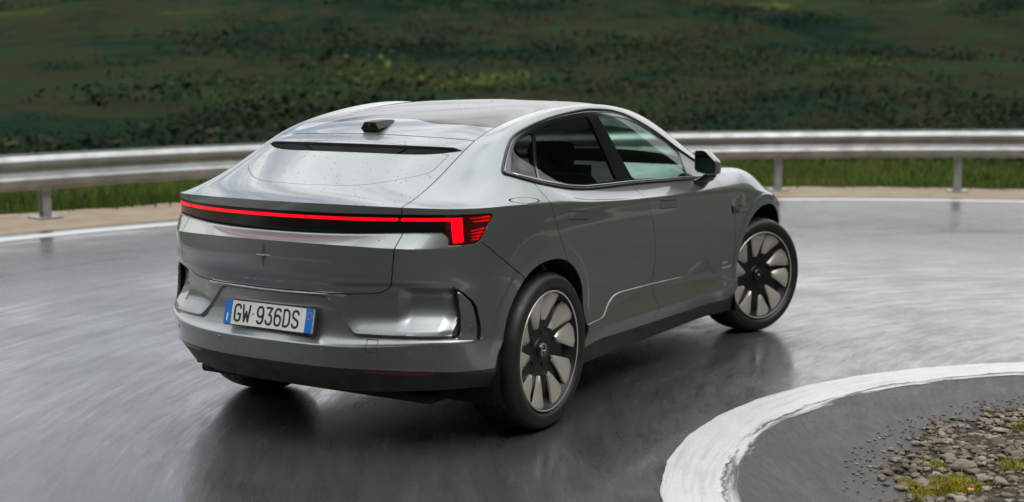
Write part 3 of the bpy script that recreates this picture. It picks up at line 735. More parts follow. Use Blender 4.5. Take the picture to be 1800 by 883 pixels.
    def fFlap(): 
        x = (S.V[:, 0]+.168)/.112; z = (S.V[:, 2]-1.143-.0*S.V[:, 0]+.06*(S.V[:, 0]+.168))/.0125
        return (1-np.sqrt(x*x+z*z))*.0125
    label(fFlap, 'charging_flap', ('body',), .0008, lambda c: (c[:, 1] < -.8) & (c[:, 0] < .1) & (c[:, 0] > -.4) & (c[:, 2] > 1.1) & (c[:, 2] < 1.2))
    TOW = [(.508, .552), (.556, .5505), (.566, .512), (.563, .496), (.519, .499), (.519, .516)]
    label(lambda: np.where(S.V[:, 1] < 0, sdf(WZ(), TOW), -.1), 'towing_cover', ('rear_bumper',), .0012, lambda c: (c[:, 0] < -.7) & (c[:, 1] < 0))
    # gutter strip in black
    label(lambda: np.minimum(lipx(W())-S.V[:, 0], S.V[:, 0]-lowx(W())), 'tail_gutter', ('tailgate',), 0, lambda c: (c[:, 2] > 1.2) & (np.abs(c[:, 1]) < .6))
    DG = smooth_closed([(-.665, 0), (-.660, .10), (-.645, .22), (-.62, .30), (-.575, .378), (-.518, .447), (-.433, .532), (-.39, .552), (-.33, .553), (-.25, .553), (-.25, .553), (-.25, -.553), (-.25, -.553), (-.33, -.553), (-.39, -.552), (-.433, -.532), (-.518, -.447), (-.575, -.378), (-.62, -.30), (-.645, -.22), (-.660, -.10)], 3)
    label(lambda: sdf(S.V[:, :2], DG), 'tail_panel', ('tailgate',), .0012, lambda c: (c[:, 2] > 1.17) & (c[:, 0] < -.15))
    # fuel: reflectors in the lower trim
    RF = [(.478, .4105), (.775, .4030), (.742, .385), (.487, .396)]
    label(lambda: sdf(WZ(), RF), 'reflector', ('lower_trim',), 0, lambda c: c[:, 0] < -.6)
    return S, names

def panel(S, tri, name, mat, parent, flange=.012, thick=0., lift=0.):
    """one mesh from a set of triangles, with turned-in edges and the master normals"""
    T = S.T[tri]; u, inv = np.unique(T, return_inverse=True); V = S.V[u]; Nn = S.N[u]; T = inv.reshape(-1, 3)
    if lift: V = V+Nn*lift
    k = np.unique(np.round(V, 6), axis=0, return_inverse=True)[1].ravel()
    kt = k[T]; E = np.concatenate([kt[:, [0, 1]], kt[:, [1, 2]], kt[:, [2, 0]]]); EV = np.concatenate([T[:, [0, 1]], T[:, [1, 2]], T[:, [2, 0]]])
    Es = np.sort(E, 1); ok = Es[:, 0] != Es[:, 1]; key = Es[:, 0].astype(np.int64)*(len(V)+1)+Es[:, 1]
    _, inv2, cnt = np.unique(key, return_inverse=True, return_counts=True); bnd = EV[(cnt[inv2.ravel()] == 1) & ok]
    VV = [V]; NN = [Nn]; TT = [T]; n0 = len(V)
    if flange and len(bnd):
        a, b = bnd[:, 0], bnd[:, 1]; pa, pb = V[a], V[b]; qa, qb = pa-Nn[a]*flange, pb-Nn[b]*flange
        fn = np.cross(pb-pa, qa-pa); l = np.linalg.norm(fn, axis=1)[:, None]; fn = -fn/np.maximum(l, 1e-12); m = len(a)
        VV.append(np.concatenate([pa, pb, qb, qa])); NN.append(np.concatenate([fn]*4)); i = np.arange(m)+n0
        TT.append(np.concatenate([np.stack([i+m, i, i+3*m], 1), np.stack([i+m, i+3*m, i+2*m], 1)]))
    V = np.vstack(VV); Nn = np.vstack(NN); T = np.vstack(TT)
    me = bpy.data.meshes.new(name); me.vertices.add(len(V)); me.vertices.foreach_set('co', V.astype(np.float32).ravel())
    me.loops.add(len(T)*3); me.loops.foreach_set('vertex_index', T.astype(np.int32).ravel())
    me.polygons.add(len(T)); me.polygons.foreach_set('loop_start', np.arange(0, len(T)*3, 3, dtype=np.int32))
    try: me.polygons.foreach_set('loop_total', np.full(len(T), 3, np.int32))
    except Exception: pass
    me.update(calc_edges=True); me.materials.append(mat); me.shade_smooth()
    me.normals_split_custom_set_from_vertices(Nn.astype(np.float32).tolist())
    return link(bpy.data.objects.new(name, me), parent)
# ---------------------------------------------------------------- the car
CAR = tag(empty('car', (1.5, 0, 0)), 'wet metallic grey electric fastback with red light bar, cornering on the hairpin', 'car')
CO = Vector(CAR.location)
def cpart(o, parent=CAR):
    """geometry is written in world metres; hang it on its parent without moving it"""
    o.parent = parent; o.matrix_parent_inverse = Matrix.Translation(-CO) if parent is CAR else Matrix.Identity(4); return o
S, NAMES = car_surface()
CEN = S.cen()
def pick(n, side=0):
    m = S.L == NAMES.index(n)
    if side: m &= (CEN[:, 1]*side > 0)
    return m
def cpanel(n, name, mat, side=0, parent=CAR, label=None, **k):
    m = pick(n, side)
    if not m.any(): print('no triangles for', n); return None
    o = panel(S, m, name, mat, None, **k); cpart(o, parent)
    if label: o['label'] = label
    return o
BODY = cpanel('body', 'body', PAINT)
for s in (-1, 1):
    cpanel('wing', 'front_wing', PAINT, s)
    for n, g, h in (('rear_door', 'rear_side_glass', 'rear_handle'), ('front_door', 'front_side_glass', 'front_handle')):
        d = cpanel(n, n, PAINT, s)
        cpanel(g, 'window', TINT if n == 'rear_door' else CLEAR, s, d, lift=-.004, flange=0)
        cpanel(h, 'door_handle', PAINT, s, d, flange=.006)
    tr = cpanel('window_trim', 'window_trim', BLACK, s, flange=.008)
    cpanel('quarter_glass', 'quarter_window', TINT, s, tr, lift=-.004, flange=0)
BUMPER = cpanel('rear_bumper', 'rear_bumper', PAINT)
cpanel('towing_cover', 'towing_cover', PAINT, 0, BUMPER, flange=.004)
for s in (-1, 1): cpanel('air_outlet', 'air_outlet', LINER, s, BUMPER, flange=.004)
LTRIM = cpanel('lower_trim', 'lower_trim', PLASTIC, label='black plastic skirt round the bottom of the car')
for s in (-1, 1): cpanel('reflector', 'reflector', REFL, s, LTRIM, flange=.004)
TG = cpanel('tailgate', 'tailgate', PAINT)
cpanel('tail_panel', 'tail_panel', PAINT, 0, TG, flange=.004)
cpanel('tail_gutter', 'gutter', PLASTIC, 0, TG, flange=.004)
LP = cpanel('light_panel', 'light_panel', LENS, 0, TG, flange=.008, label='smoked glass strip across the tailgate')
cpanel('led_bar', 'light_bar', LED, 0, TG, lift=.0015, flange=.004, label='glowing red light bar')
for s in (-1, 1):
    tl = cpanel('lens', 'tail_light', LENSRED, s, label='dark red lamp glass wrapping round the corner')
    cpanel('lens_inner', 'clear_lens', LENS, s, tl, flange=.008)
    cpanel('led_hook', 'light_strip', LED, s, tl, lift=.0015, flange=.004)
    cpanel('led_rung', 'light_rung', LEDDIM, s, tl, lift=.0015, flange=.004)
cpanel('roof', 'roof', ROOFGLASS, label='black glass roof')
RP = cpanel('roof_panel', 'rear_roof_panel', PAINT)
cpanel('windscreen', 'windscreen', CLEAR, flange=0)
cpanel('bonnet', 'bonnet', PAINT)
cpanel('front_bumper', 'front_bumper', PAINT)
cpanel('charging_flap', 'charging_flap', PAINT, flange=.004)
# black shell behind all joints
open_ = [NAMES.index(n) for n in ('arch', 'quarter_glass', 'rear_side_glass', 'front_side_glass', 'windscreen') if n in NAMES]
o = panel(S, ~np.isin(S.L, open_), 'inner_shell', LINER, None, flange=0, lift=-.017); cpart(o)
# underbody and wheel houses
bm = bmesh.new(); add_box(bm, (1.42, 0, .25), (4.1, 1.40, .05)); add_box(bm, (1.52, 0, .27), (2.05, 1.78, .06)); cpart(bm_obj('underbody', bm, LINER, bevel=.02))
def wheel_house(xc, zc, a, b, s):
    V = []; F = []; n = 40
    for k in range(n+1):
        t = math.radians(-32+244*k/n); x = xc+1.012*a*math.copysign(abs(math.cos(t))**(2/2.25), math.cos(t)); z = zc+1.012*b*math.copysign(abs(math.sin(t))**(2/2.25), math.sin(t))
        for w in (.945, .80, .58): V.append((x, s*w, max(z, .2)))
    V.append((xc, s*.58, zc))
    for k in range(n):
        for q in range(2): F.append((3*k+q, 3*k+q+1, 3*k+4+q, 3*k+3+q))
        F.append((3*k+2, 3*(n+1), 3*k+5))
    return cpart(mesh_obj('wheel_house', V, F, LINER))
for s in (-1, 1):
    wheel_house(0, .40, .425, .447, s); wheel_house(3.06, .41, .435, .468, s)

# ---------------------------------------------------------------- wheels
RT_, RR_ = .392, .297
def star_mesh(R=.055, w=.007, h=.006, horizontal=1.0):
    """four thin blades that meet in the middle, in the x-z plane, raised towards -y"""
    V = [(0, -h, 0)]; F = []; pts = []
    for k in range(8):
        a = math.pi/4*k; r = (R*(horizontal if k in (0, 4) else 1)) if k % 2 == 0 else w
        V.append((r*math.cos(a), 0, r*math.sin(a)))
    for k in range(8): F.append((0, 1+(k+1)%8, 1+k))
    V += [(v[0], .004, v[2]) for v in V[1:]]
    for k in range(8): F.append((1+k, 1+(k+1)%8, 9+(k+1)%8, 9+k))
    return V, F
def make_wheel():
    """outer face towards -y at y=0, tyre reaching inboard"""
    prof = [(RR_+.004, .012), (.315, -.012), (.335, -.018), (.352, -.016), (.368, -.006), (.381, .012), (.388, .034), (RT_, .070)]
    for gy in (.085, .135, .185): prof += [(RT_, gy-.006), (RT_-.008, gy-.004), (RT_-.008, gy+.004), (RT_, gy+.006)]
    prof += [(RT_, .205), (.387, .235), (.375, .262), (.345, .275), (.30, .268)]
    V, F = lathe(prof, 96); tyre = mesh_obj('tyre', V, F, RUBBER, sharp=45)
    prof = [(.0, .050), (.055, .050), (.060, .056), (.12, .062), (.16, .050), (.20, .046), (.255, .050), (.272, .035), (.285, .010), (RR_-.006, -.003), (RR_, -.003), (RR_+.004, .012), (RR_-.012, .03), (.27, .08), (.26, .20), (.285, .262), (.30, .268)]
    V, F = lathe(prof, 96); wheel = mesh_obj('wheel', V, F, RIMDARK, sharp=40); tyre.parent = wheel
    V, F = lathe([(RR_-.008, -.0035), (RR_-.004, -.006), (RR_+.001, -.005), (RR_+.003, .002)], 96); r = mesh_obj('rim_edge', V, F, RIMLIGHT, wheel)
    # blades: five pairs of bright paddles that widen towards the rim
    bl = []
    for k in range(10):
        c = math.radians(36*k+(-2.2 if k % 2 else 2.2)+9); r0 = .128 if k % 2 else .150; r1 = .284
        rows = []; nr = 6
        for i in range(nr+1):
            t = i/nr; r_ = r0+(r1-r0)*t; hw = math.radians(5.6+8.9*t**.6 if i < nr else 13.6); tw = math.radians(5*(1-t))
            y = .040-.030*t**.8
            rows.append([(r_*math.cos(c+tw+q*hw), y+(.010 if abs(q) == 1 else 0)+.006*q, r_*math.sin(c+tw+q*hw)) for q in (-1, -.5, 0, .5, 1)])
        V = [p for rw in rows for p in rw]; n = len(V); V += [(p[0], p[1]+.012, p[2]) for p in V]; F = []
        for i in range(nr):
            for q in range(4):
                a, b_, c_, d = i*5+q, i*5+q+1, i*5+6+q, i*5+5+q; F += [(a, b_, c_, d), (n+d, n+c_, n+b_, n+a)]
        for i in range(nr): F += [(i*5, i*5+5, n+i*5+5, n+i*5), (i*5+4, n+i*5+4, n+i*5+9, i*5+9)]
        for q in range(4): F += [(q, n+q, n+q+1, q+1), (nr*5+q, nr*5+q+1, n+nr*5+q+1, n+nr*5+q)]
        bl.append(mesh_obj('spoke_blade', V, F, RIMLIGHT, wheel, sharp=30))
    for k in range(5):
        bm = bmesh.new(); a = math.radians(72*k+9); bmesh.ops.create_cone(bm, segments=10, radius1=.011, radius2=.011, depth=.02, cap_ends=True)
        for v in bm.verts: v.co = Vector((v.co.x+.085*math.cos(a), v.co.z+.062, v.co.y+.085*math.sin(a)))
        bl.append(bm_obj('wheel_nut', bm, RIMDARK, wheel))
    V, F = lathe([(.0, .030), (.034, .030), (.040, .036), (.042, .056)], 40); cap = mesh_obj('hub_cap', V, F, BLACK, wheel, sharp=40)
    V, F = star_mesh(.024, .004, .004); st = mesh_obj('emblem', [(v[0], v[1]+.027, v[2]) for v in V], F, CHROME, wheel, smooth=False)
    return wheel
proto = make_wheel(); first = True
for (x, y, yaw, spin) in ((.03, -.957, 0, 4), (3.035, -.985, -.385, 20), (.03, .957, math.pi, 50), (3.09, .965, math.pi-.385, 33)):
    if first: w = proto; first = False
    else:
        w = proto.copy(); COL.objects.link(w)
        for ch in list(proto.children):
            c = ch.copy(); COL.objects.link(c); c.parent = w
    w.parent = CAR; w.location = (x-1.5, y, RT_); w.rotation_mode = 'ZYX'
    w.matrix_local = Matrix.Translation((x-1.5, y, RT_)) @ Matrix.Rotation(yaw, 4, 'Z') @ Matrix.Rotation(math.radians(spin), 4, 'Y')
    # brake behind the spokes
    V, F = lathe([(.06, .11), (.185, .11), (.19, .115), (.185, .14), (.06, .14)], 48)

# ---------------------------------------------------------------- details on the body
def loft(sections, cap=True):
    V = []; F = []; n = len(sections[0])
    for s_ in sections: V += list(s_)
    for i in range(len(sections)-1):
        for k in range(n): F.append((i*n+k, i*n+(k+1)%n, (i+1)*n+(k+1)%n, (i+1)*n+k))
    if cap: F += [tuple(range(n))[::-1], tuple(range((len(sections)-1)*n, len(sections)*n))]
    return V, F
def rounded(poly, r=.25, n=4):
    P = np.array(poly, float); out = []; m = len(P)
    for i in range(m):
        a, b, c = P[i-1], P[i], P[(i+1) % m]; p0 = b+(a-b)*r; p1 = b+(c-b)*r
        for k in range(n+1):
            t = k/n; out.append((1-t)**2*p0+2*t*(1-t)*b+t*t*p1)
    return np.array(out)
# door mirrors
MG = rounded([(.900, 1.158), (.898, 1.278), (.958, 1.280), (1.032, 1.212), (1.028, 1.150), (.985, 1.143)], .22)
mc = MG.mean(0)
for s in (-1, 1):
    secs = []
    for x, k, dz in ((2.000, 1.02, 0), (1.992, 1.07, 0), (2.004, 1.13, 0), (2.04, 1.15, 0), (2.085, 1.08, -.002), (2.12, .88, -.006), (2.140, .58, -.01), (2.146, .25, -.012)):
        secs.append([(x+.05*(mc[0]-p[0])*0+.06*(mc[0]-p[0]), s*(mc[0]+k*(p[0]-mc[0])), mc[1]+k*(p[1]-mc[1])+dz) for p in MG])
    V, F = loft(secs); mir = cpart(mesh_obj('door_mirror', V, F, PAINT, sharp=55))
    V = [(2.006+.06*(mc[0]-p[0]), s*(mc[0]+1.0*(p[0]-mc[0])), mc[1]+1.0*(p[1]-mc[1])) for p in MG]; V2 = [(v[0]-.009, v[1], v[2]) for v in V]
    n = len(V); F = [tuple(range(n)), tuple(range(2*n-1, n-1, -1))]+[(k, k+n, (k+1)%n+n, (k+1)%n) for k in range(n)]
    g = mesh_obj('mirror_glass', V+V2, F, plain('mirror_silver', (.62, .74, .70), .02, 1., .03, 5) if s == -1 else bpy.data.materials['mirror_silver'], smooth=False); cpart(g, mir); g.matrix_parent_inverse = Matrix.Identity(4)
    secs = []
    for w, x0, x1, z0, z1 in ((.885, 1.93, 2.20, 1.078, 1.108), (.93, 1.95, 2.19, 1.082, 1.118), (.965, 1.985, 2.15, 1.092, 1.150), (.985, 2.01, 2.12, 1.11, 1.165), (1.0, 2.03, 2.10, 1.12, 1.16)):
        secs.append([(p[0], s*w, p[1]) for p in rounded([(x0, z0), (x0, z1), (x1, z1), (x1, z0)], .3, 3)])
    V, F = loft(secs); f = mesh_obj('mirror_foot', V, F, BLACK, sharp=50); cpart(f, mir); f.matrix_parent_inverse = Matrix.Identity(4)
def sub(o, parent):
    """part of a part: same frame as the parent"""
    o.parent = parent; o.matrix_parent_inverse = Matrix.Identity(4); return o
# rear view camera pod on the roof
hexa = [(-.030, 1.430), (-.056, 1.456), (-.034, 1.489), (.034, 1.489), (.056, 1.456), (.030, 1.430)]
secs = []
for x, k, dz in ((-.122, 1.0, 0), (-.05, .97, .008), (.03, .80, .016), (.09, .45, .018), (.12, .12, .012)):
    secs.append([(x, y*k, 1.458+(z-1.458)*k+dz) for y, z in hexa])
V, F = loft(secs); pod = cpart(mesh_obj('camera_pod', V, F, PLASTIC, sharp=25))
V = [(-.1235, y*.9, 1.459+(z-1.459)*.9) for y, z in hexa]; V2 = [(-.117, v[1], v[2]) for v in V]
sub(mesh_obj('camera_window', V+V2, [tuple(range(6))]+[(k, k+6, (k+1)%6+6, (k+1)%6) for k in range(6)], BLACK, smooth=False), pod)
bm = bmesh.new(); bmesh.ops.create_cone(bm, segments=20, radius1=.011, radius2=.008, depth=.008, cap_ends=True)
for v in bm.verts: v.co = Vector((-.126-v.co.z, v.co.x+.008, v.co.y+1.470))
sub(bm_obj('camera_lens', bm, ROOFGLASS), pod)
bm = bmesh.new(); add_box(bm, (-.1245, 0, 1.4555), (.004, .09, .0016)); sub(bm_obj('camera_seam', bm, CHROME), pod)
# surface lookup for things that sit on the body
from mathutils.bvhtree import BVHTree
_keep = ~np.isin(S.L, [NAMES.index('arch')])
BVH = BVHTree.FromPolygons([Vector(v) for v in S.V], S.T[_keep].tolist())
def rear_hit(y, z):
    l, n, i, d = BVH.ray_cast(Vector((-3, y, z)), Vector((1, 0, 0))); return l, n
def side_hit(x, z, s=-1):
    l, n, i, d = BVH.ray_cast(Vector((x, s*3, z)), Vector((0, -s, 0))); return l, n
# emblem on the tailgate
l, n = rear_hit(0, .907); V, F = star_mesh(.054, .0065, .013, 1.0)
cpart(mesh_obj('emblem', [(l.x-.0005+p[1]+.018*0, -p[0], l.z+p[2]-(p[1])*.0) for p in V], F, PAINT, smooth=False), CAR)
# number plate
def plate():
    w, h = .52, .11; cz, cx = .619, -.920; til = math.atan2(.025, .106)
    M = Matrix.Translation((cx, 0, cz)) @ Matrix.Rotation(til, 4, 'Y') @ Matrix(((0, 0, 1, 0), (-1, 0, 0, 0), (0, 1, 0, 0), (0, 0, 0, 1)))
    # local x runs to the right as read, y up, z into the car
    bm = bmesh.new(); add_box(bm, (0, 0, .004), (w+.012, h+.012, .012)); 
    bmesh.ops.bevel(bm, geom=[e for e in bm.edges if abs((e.verts[0].co-e.verts[1].co).z) > .005], offset=.008, segments=3, affect='EDGES'); bm.transform(M); fr = cpart(bm_obj('plate_holder', bm, CHROME))
    bm = bmesh.new(); add_box(bm, (0, 0, -.004), (w, h, .006)); bm.transform(M); pl = sub(bm_obj('number_plate', bm, PLATEW), fr)
    for x in (-.239, .239):
        bm = bmesh.new(); add_box(bm, (x, 0, -.0075), (.042, h-.001, .002)); bm.transform(M); sub(bm_obj('blue_band', bm, PLATEB), fr)
    STROKES = {
     'G': [[(.95, .80), (.90, .93), (.72, 1.0), (.38, 1.0), (.15, .92), (.06, .75), (.06, .25), (.15, .08), (.38, 0), (.66, 0), (.88, .08), (.95, .24), (.95, .44), (.58, .44)]],
     'W': [[(.0, 1.0), (.22, 0), (.5, .62), (.78, 0), (1.0, 1.0)]],
     '9': [[(.10, .12), (.28, 0), (.62, 0), (.86, .10), (.95, .30), (.95, .75), (.86, .92), (.66, 1.0), (.36, 1.0), (.14, .92), (.06, .76), (.06, .62), (.14, .48), (.36, .40), (.66, .40), (.86, .48), (.95, .6)]],
     '3': [[(.08, 1.0), (.92, 1.0), (.46, .58), (.70, .56), (.88, .46), (.95, .30), (.86, .10), (.64, 0), (.34, 0), (.12, .08), (.05, .20)]],
     '6': [[(.90, .88), (.72, 1.0), (.38, 1.0), (.14, .90), (.05, .70), (.05, .25), (.14, .08), (.34, 0), (.64, 0), (.86, .08), (.94, .24), (.94, .38), (.86, .52), (.64, .60), (.34, .60), (.14, .52), (.05, .4)]],
     'D': [[(.08, 0), (.08, 1.0), (.55, 1.0), (.84, .90), (.95, .70), (.95, .30), (.84, .10), (.55, 0), (.08, 0)]],
     'S': [[(.93, .82), (.84, .94), (.62, 1.0), (.36, 1.0), (.14, .92), (.07, .76), (.14, .60), (.84, .40), (.94, .24), (.85, .08), (.62, 0), (.34, 0), (.14, .06), (.05, .18)]]}
    def glyph(pts, x0, y0, sx, sy, r):
        V = []; F = []; P = [Vector((x0+sx*p[0], y0+sy*p[1], 0)) for p in pts]; nn = 8
        for i, p in enumerate(P):
            base = len(V)
            for k in range(nn): V.append((p.x+r*math.cos(2*math.pi*k/nn), p.y+r*math.sin(2*math.pi*k/nn), 0))
            F.append(tuple(range(base, base+nn)))
            if i:
                d = (p-P[i-1]); d = d.normalized() if d.length > 0 else Vector((1, 0, 0)); o_ = Vector((-d.y, d.x, 0))*r; b0 = len(V)
                for q in (P[i-1]+o_, p+o_, p-o_, P[i-1]-o_): V.append((q.x, q.y, 0))
                F.append((b0, b0+1, b0+2, b0+3))
        # raise each piece a hair so that overlapping strokes never share a plane
        V3 = []; F2 = []; off = 0
        for fi, f in enumerate(F):
            z = -.0078-.00002*fi
            ids = []
            for v in f: ids.append(len(V3)); V3.append((V[v][0], V[v][1], z))
            F2.append(tuple(ids))
        return V3, F2
    xs = {0: ('G', -.2005), 1: ('W', -.149), 2: ('9', -.064), 3: ('3', -.0125), 4: ('6', .039), 5: ('D', .0905), 6: ('S', .142)}
    for k, (ch, x) in xs.items():
        V, F = glyph(STROKES[ch][0], x, -.0375, .038 if ch != 'W' else .041, .075, .0052)
        sub(mesh_obj('plate_character', [tuple(M @ Vector(v)) for v in V], F, PLATEK, smooth=False), fr)
    V = [(-.0885+.006*math.cos(t), .002+.006*math.sin(t), -.0079) for t in np.linspace(0, 2*math.pi, 13)[:-1]]
    sub(mesh_obj('plate_seal', [tuple(M @ Vector(v)) for v in V], [tuple(range(12))], plain('grey_print', (.3, .3, .3), .5), smooth=False), fr)
    V, F = [], []
    for k in range(24):
        a = 2*math.pi*k/24
        for r in (.0135, .0155): V.append((.239+r*math.cos(a), .022+r*math.sin(a)*1.1, -.0089))
    F = [(2*k, 2*k+1, (2*k+3) % 48, (2*k+2) % 48) for k in range(24)]
    sub(mesh_obj('band_ring', [tuple(M @ Vector(v)) for v in V], F, plain('pink_print', (.55, .20, .25), .5), smooth=False), fr)
    V = [(-.246, -.042, -.0089), (-.238, -.042, -.0089), (-.235, -.004, -.0089), (-.243, -.006, -.0089)]
    sub(mesh_obj('band_letter', [tuple(M @ Vector(v)) for v in V], [(0, 1, 2, 3)], PLATEW, smooth=False), fr)
plate()
# parking sensors
def dot(name, l, n, r, mat, parent, h=.003):
    q = n.to_track_quat('Z', 'Y').to_matrix().to_4x4(); bm = bmesh.new(); bmesh.ops.create_cone(bm, segments=18, radius1=r, radius2=r*.93, depth=h, cap_ends=True)
    bm.transform(Matrix.Translation(l+n*h*.4) @ q); return sub(bm_obj(name, bm, mat), parent)
for y, z in ((-.305, .492), (-.69, .487), (.305, .492), (.69, .487), (-.888, .600), (.888, .600)):
    l, n = rear_hit(y, z)
    if l: dot('parking_sensor', l, n, .0105, PAINT, BUMPER)
# indicator camera and strip on the front wings, small lettering low on the front doors
def patch(name, quad, mat, parent, s, lift=.004, n=6):
    """thin plate that follows the flank; quad in (x, z)"""
    V = []; F = []
    a, b, c, d = [Vector((*q, 0)) for q in quad]
    for i in range(n+1):
        for j in range(4):
            p = a.lerp(b, i/n).lerp(d.lerp(c, i/n), j/3); l, nn = side_hit(p.x, p.y, s); V.append(l+nn*lift)
    m = len(V); W_ = []
    for i in range(n+1):
        for j in range(4):
            p = V[i*4+j]; W_.append(p-Vector((0, s*(lift+.004), 0)))
    for i in range(n):
        for j in range(3): F.append((i*4+j, i*4+j+1, i*4+5+j, i*4+4+j))
    rim = [i*4 for i in range(n+1)]+[n*4+1, n*4+2]+[i*4+3 for i in range(n, -1, -1)]+[2, 1]
    F += [(rim[k], rim[(k+1) % len(rim)], rim[(k+1) % len(rim)]+m, rim[k]+m) for k in range(len(rim))]
    o = mesh_obj(name, V+W_, F, mat, sharp=40); sub(o, parent); o.matrix_parent_inverse = Matrix.Identity(4); return o
LIGHTG = plain('pale_lettering', (.42, .43, .42), .4, .3, .1, 20)
for s in (-1, 1):
    wing = [c for c in CAR.children if c.name.startswith('front_wing') and (np.array(c.data.vertices[0].co)[1]*s > 0)][0]
    door = [c for c in CAR.children if c.name.startswith('front_door') and (np.array(c.data.vertices[0].co)[1]*s > 0)][0]
    patch('side_camera', [(2.462, .912), (2.600, .903), (2.572, .856), (2.482, .863)], BLACK, wing, s, .006)
    patch('strip_edge', [(2.470, .9155), (2.790, .8945), (2.790, .8920), (2.470, .9130)], CHROME, wing, s, .002, 10)
    patch('strip_edge', [(2.585, .8585), (2.760, .8545), (2.760, .8520), (2.585, .8560)], BLACK, wing, s, .0008, 6)
    patch('strip_edge', [(2.786, .892), (2.790, .892), (2.763, .853), (2.759, .853)], BLACK, wing, s, .0008, 2)
    for x0, x1, z in ((2.382, 2.408, .5475), (2.412, 2.430, .5475), (2.434, 2.462, .5475), (2.386, 2.410, .514), (2.414, 2.440, .514), (2.446, 2.462, .514), (2.468, 2.500, .514), (2.504, 2.530, .514)):
        patch('lettering', [(x0, z+.007), (x1, z+.007), (x1, z-.006), (x0, z-.006)], LIGHTG, door, s, .0012, 2)
# bright strip under the side windows
for s in (-1, 1):
    tr = [c for c in CAR.children if c.name.startswith('window_trim') and (np.array(c.data.vertices[0].co)[1]*s > 0)][0]
    pts = []
    for x in np.linspace(-.10, 2.20, 40):
        z = itp(x, [(-.15, 1.262), (-.03, 1.228), (.10, 1.201), (.366, 1.162), (.548, 1.147), (.8, 1.142), (1.077, 1.139), (1.5, 1.127), (1.964, 1.112), (2.25, 1.098)])+.012
        l, n = side_hit(x, z, s); pts.append(l+n*.003)
    V, F = tube(pts, .0045, 6); sub(mesh_obj('sill_strip', V, F, CHROME), tr)
# rubber seal round the whole window opening, with a thin bright line inside it
for s in (-1, 1):
    tr = [c for c in CAR.children if c.name.startswith('window_trim') and (np.array(c.data.vertices[0].co)[1]*s > 0)][0]
    ctr = np.array([1.0, 1.32]); seal = []; line = []
    for q in DLO_POLY:
        if q[0] > 2.30: continue
        l, n = side_hit(float(q[0]), float(q[1]), s)
        if l is None: continue
        seal.append(l+n*.001)
        d = ctr-q; d = d/np.linalg.norm(d); q2 = q+d*.013; l, n = side_hit(float(q2[0]), float(q2[1]), s)
        if q2[1] > 1.27 and q2[0] < 1.9 and l is not None: line.append(l+n*.002)
    V, F = tube(seal, .0085, 8, False); sub(mesh_obj('window_seal', V, F, RUBBER), tr)
    V, F = tube(line, .0026, 6); sub(mesh_obj('bright_line', V, F, CHROME), tr)
# cabin
def seat(x, y, parent=CAR):
    prof = [(-.28, .50), (.30, .50), (.32, .58), (.24, .63), (-.10, .60), (-.20, .62), (-.36, 1.10), (-.40, 1.18), (-.50, 1.18), (-.52, 1.10), (-.36, .55)]
    secs = [[(x+p[0]*k, y+w, .55+(p[1]-.55)*k) for p in prof] for w, k in ((-.25, .93), (-.22, 1), (.22, 1), (.25, .93))]
    V, F = loft(secs); o = cpart(mesh_obj('seat', V, F, SEATM, sharp=40))
    hs = rounded([(-.09, 1.20), (.09, 1.20), (.11, 1.30), (.09, 1.36), (-.09, 1.36), (-.11, 1.30)], .3, 3)
    secs = [[(x-.45+dx, y+p[0]*1.2, p[1]) for p in hs] for dx in (-.05, 0, .05)]
    V, F = loft(secs); sub(mesh_obj('headrest', V, F, SEATM, sharp=50), o); return o
for y in (-.40, .40): seat(1.52, y)
secs = [[(x, y, z) for x, z in ((.15, .50), (.72, .50), (.74, .62), (.25, .60), (.02, 1.08), (-.08, 1.10), (-.06, .9))] for y in (-.66, -.6, .6, .66)]
V, F = loft(secs); cpart(mesh_obj('rear_bench', V, F, SEATM, sharp=40))
for y in (-.38, .38):
    bm = bmesh.new(); add_box(bm, (.0, y, 1.17), (.09, .26, .16)); cpart(bm_obj('headrest', bm, SEATM, bevel=.03))
secs = [[(x, y, z) for x, z in ((2.05, .70), (2.02, .98), (2.08, 1.05), (2.30, 1.10), (2.58, 1.155), (2.62, .70))] for y in (-.66, .66)]
V, F = loft(secs); cpart(mesh_obj('dashboard', V, F, DASH, sharp=30))
P = [(1.93+.045*math.sin(t), .40+.18*math.cos(t), .97+.16*math.sin(t)) for t in np.linspace(0, 2*math.pi, 33)]
V, F = tube(P, .015, 8); stw = cpart(mesh_obj('steering_wheel', V, F, PLASTIC))
bm = bmesh.new(); add_box(bm, (1.95, .40, .97), (.03, .30, .05)); add_box(bm, (2.02, .40, .96), (.14, .05, .05)); sub(bm_obj('steering_hub', bm, PLASTIC, bevel=.008), stw)
bm = bmesh.new(); add_box(bm, (2.02, 0, 1.06), (.02, .36, .22)); cpart(bm_obj('centre_screen', bm, BLACK, bevel=.006))
# light cabin lining on the doors and under the roof
for s in (-1, 1):
    V = []; F = []
    for i, x in enumerate(np.linspace(.25, 2.30, 12)):
        for w, z in ((.80, .45), (.84, .60), (.80, .78), (.86, .92), (.845, 1.08)): V.append((x, s*(w-.012), z))
    for i in range(11):
        for k in range(4): F.append((i*5+k, i*5+k+1, i*5+6+k, i*5+5+k))
    cpart(mesh_obj('door_card', V, F, CARD))
V = []; F = []
for x, z, w in ((.05, 1.40, .52), (.35, 1.47, .54), (.8, 1.525, .54), (1.3, 1.54, .54), (1.70, 1.515, .53)):
    for y in (-1, -.5, 0, .5, 1): V.append((x, y*w, z-.02*y*y))
for i in range(4):
    for k in range(4): F.append((i*5+k, i*5+k+1, i*5+6+k, i*5+5+k))
cpart(mesh_obj('headliner', V, F, CARD))
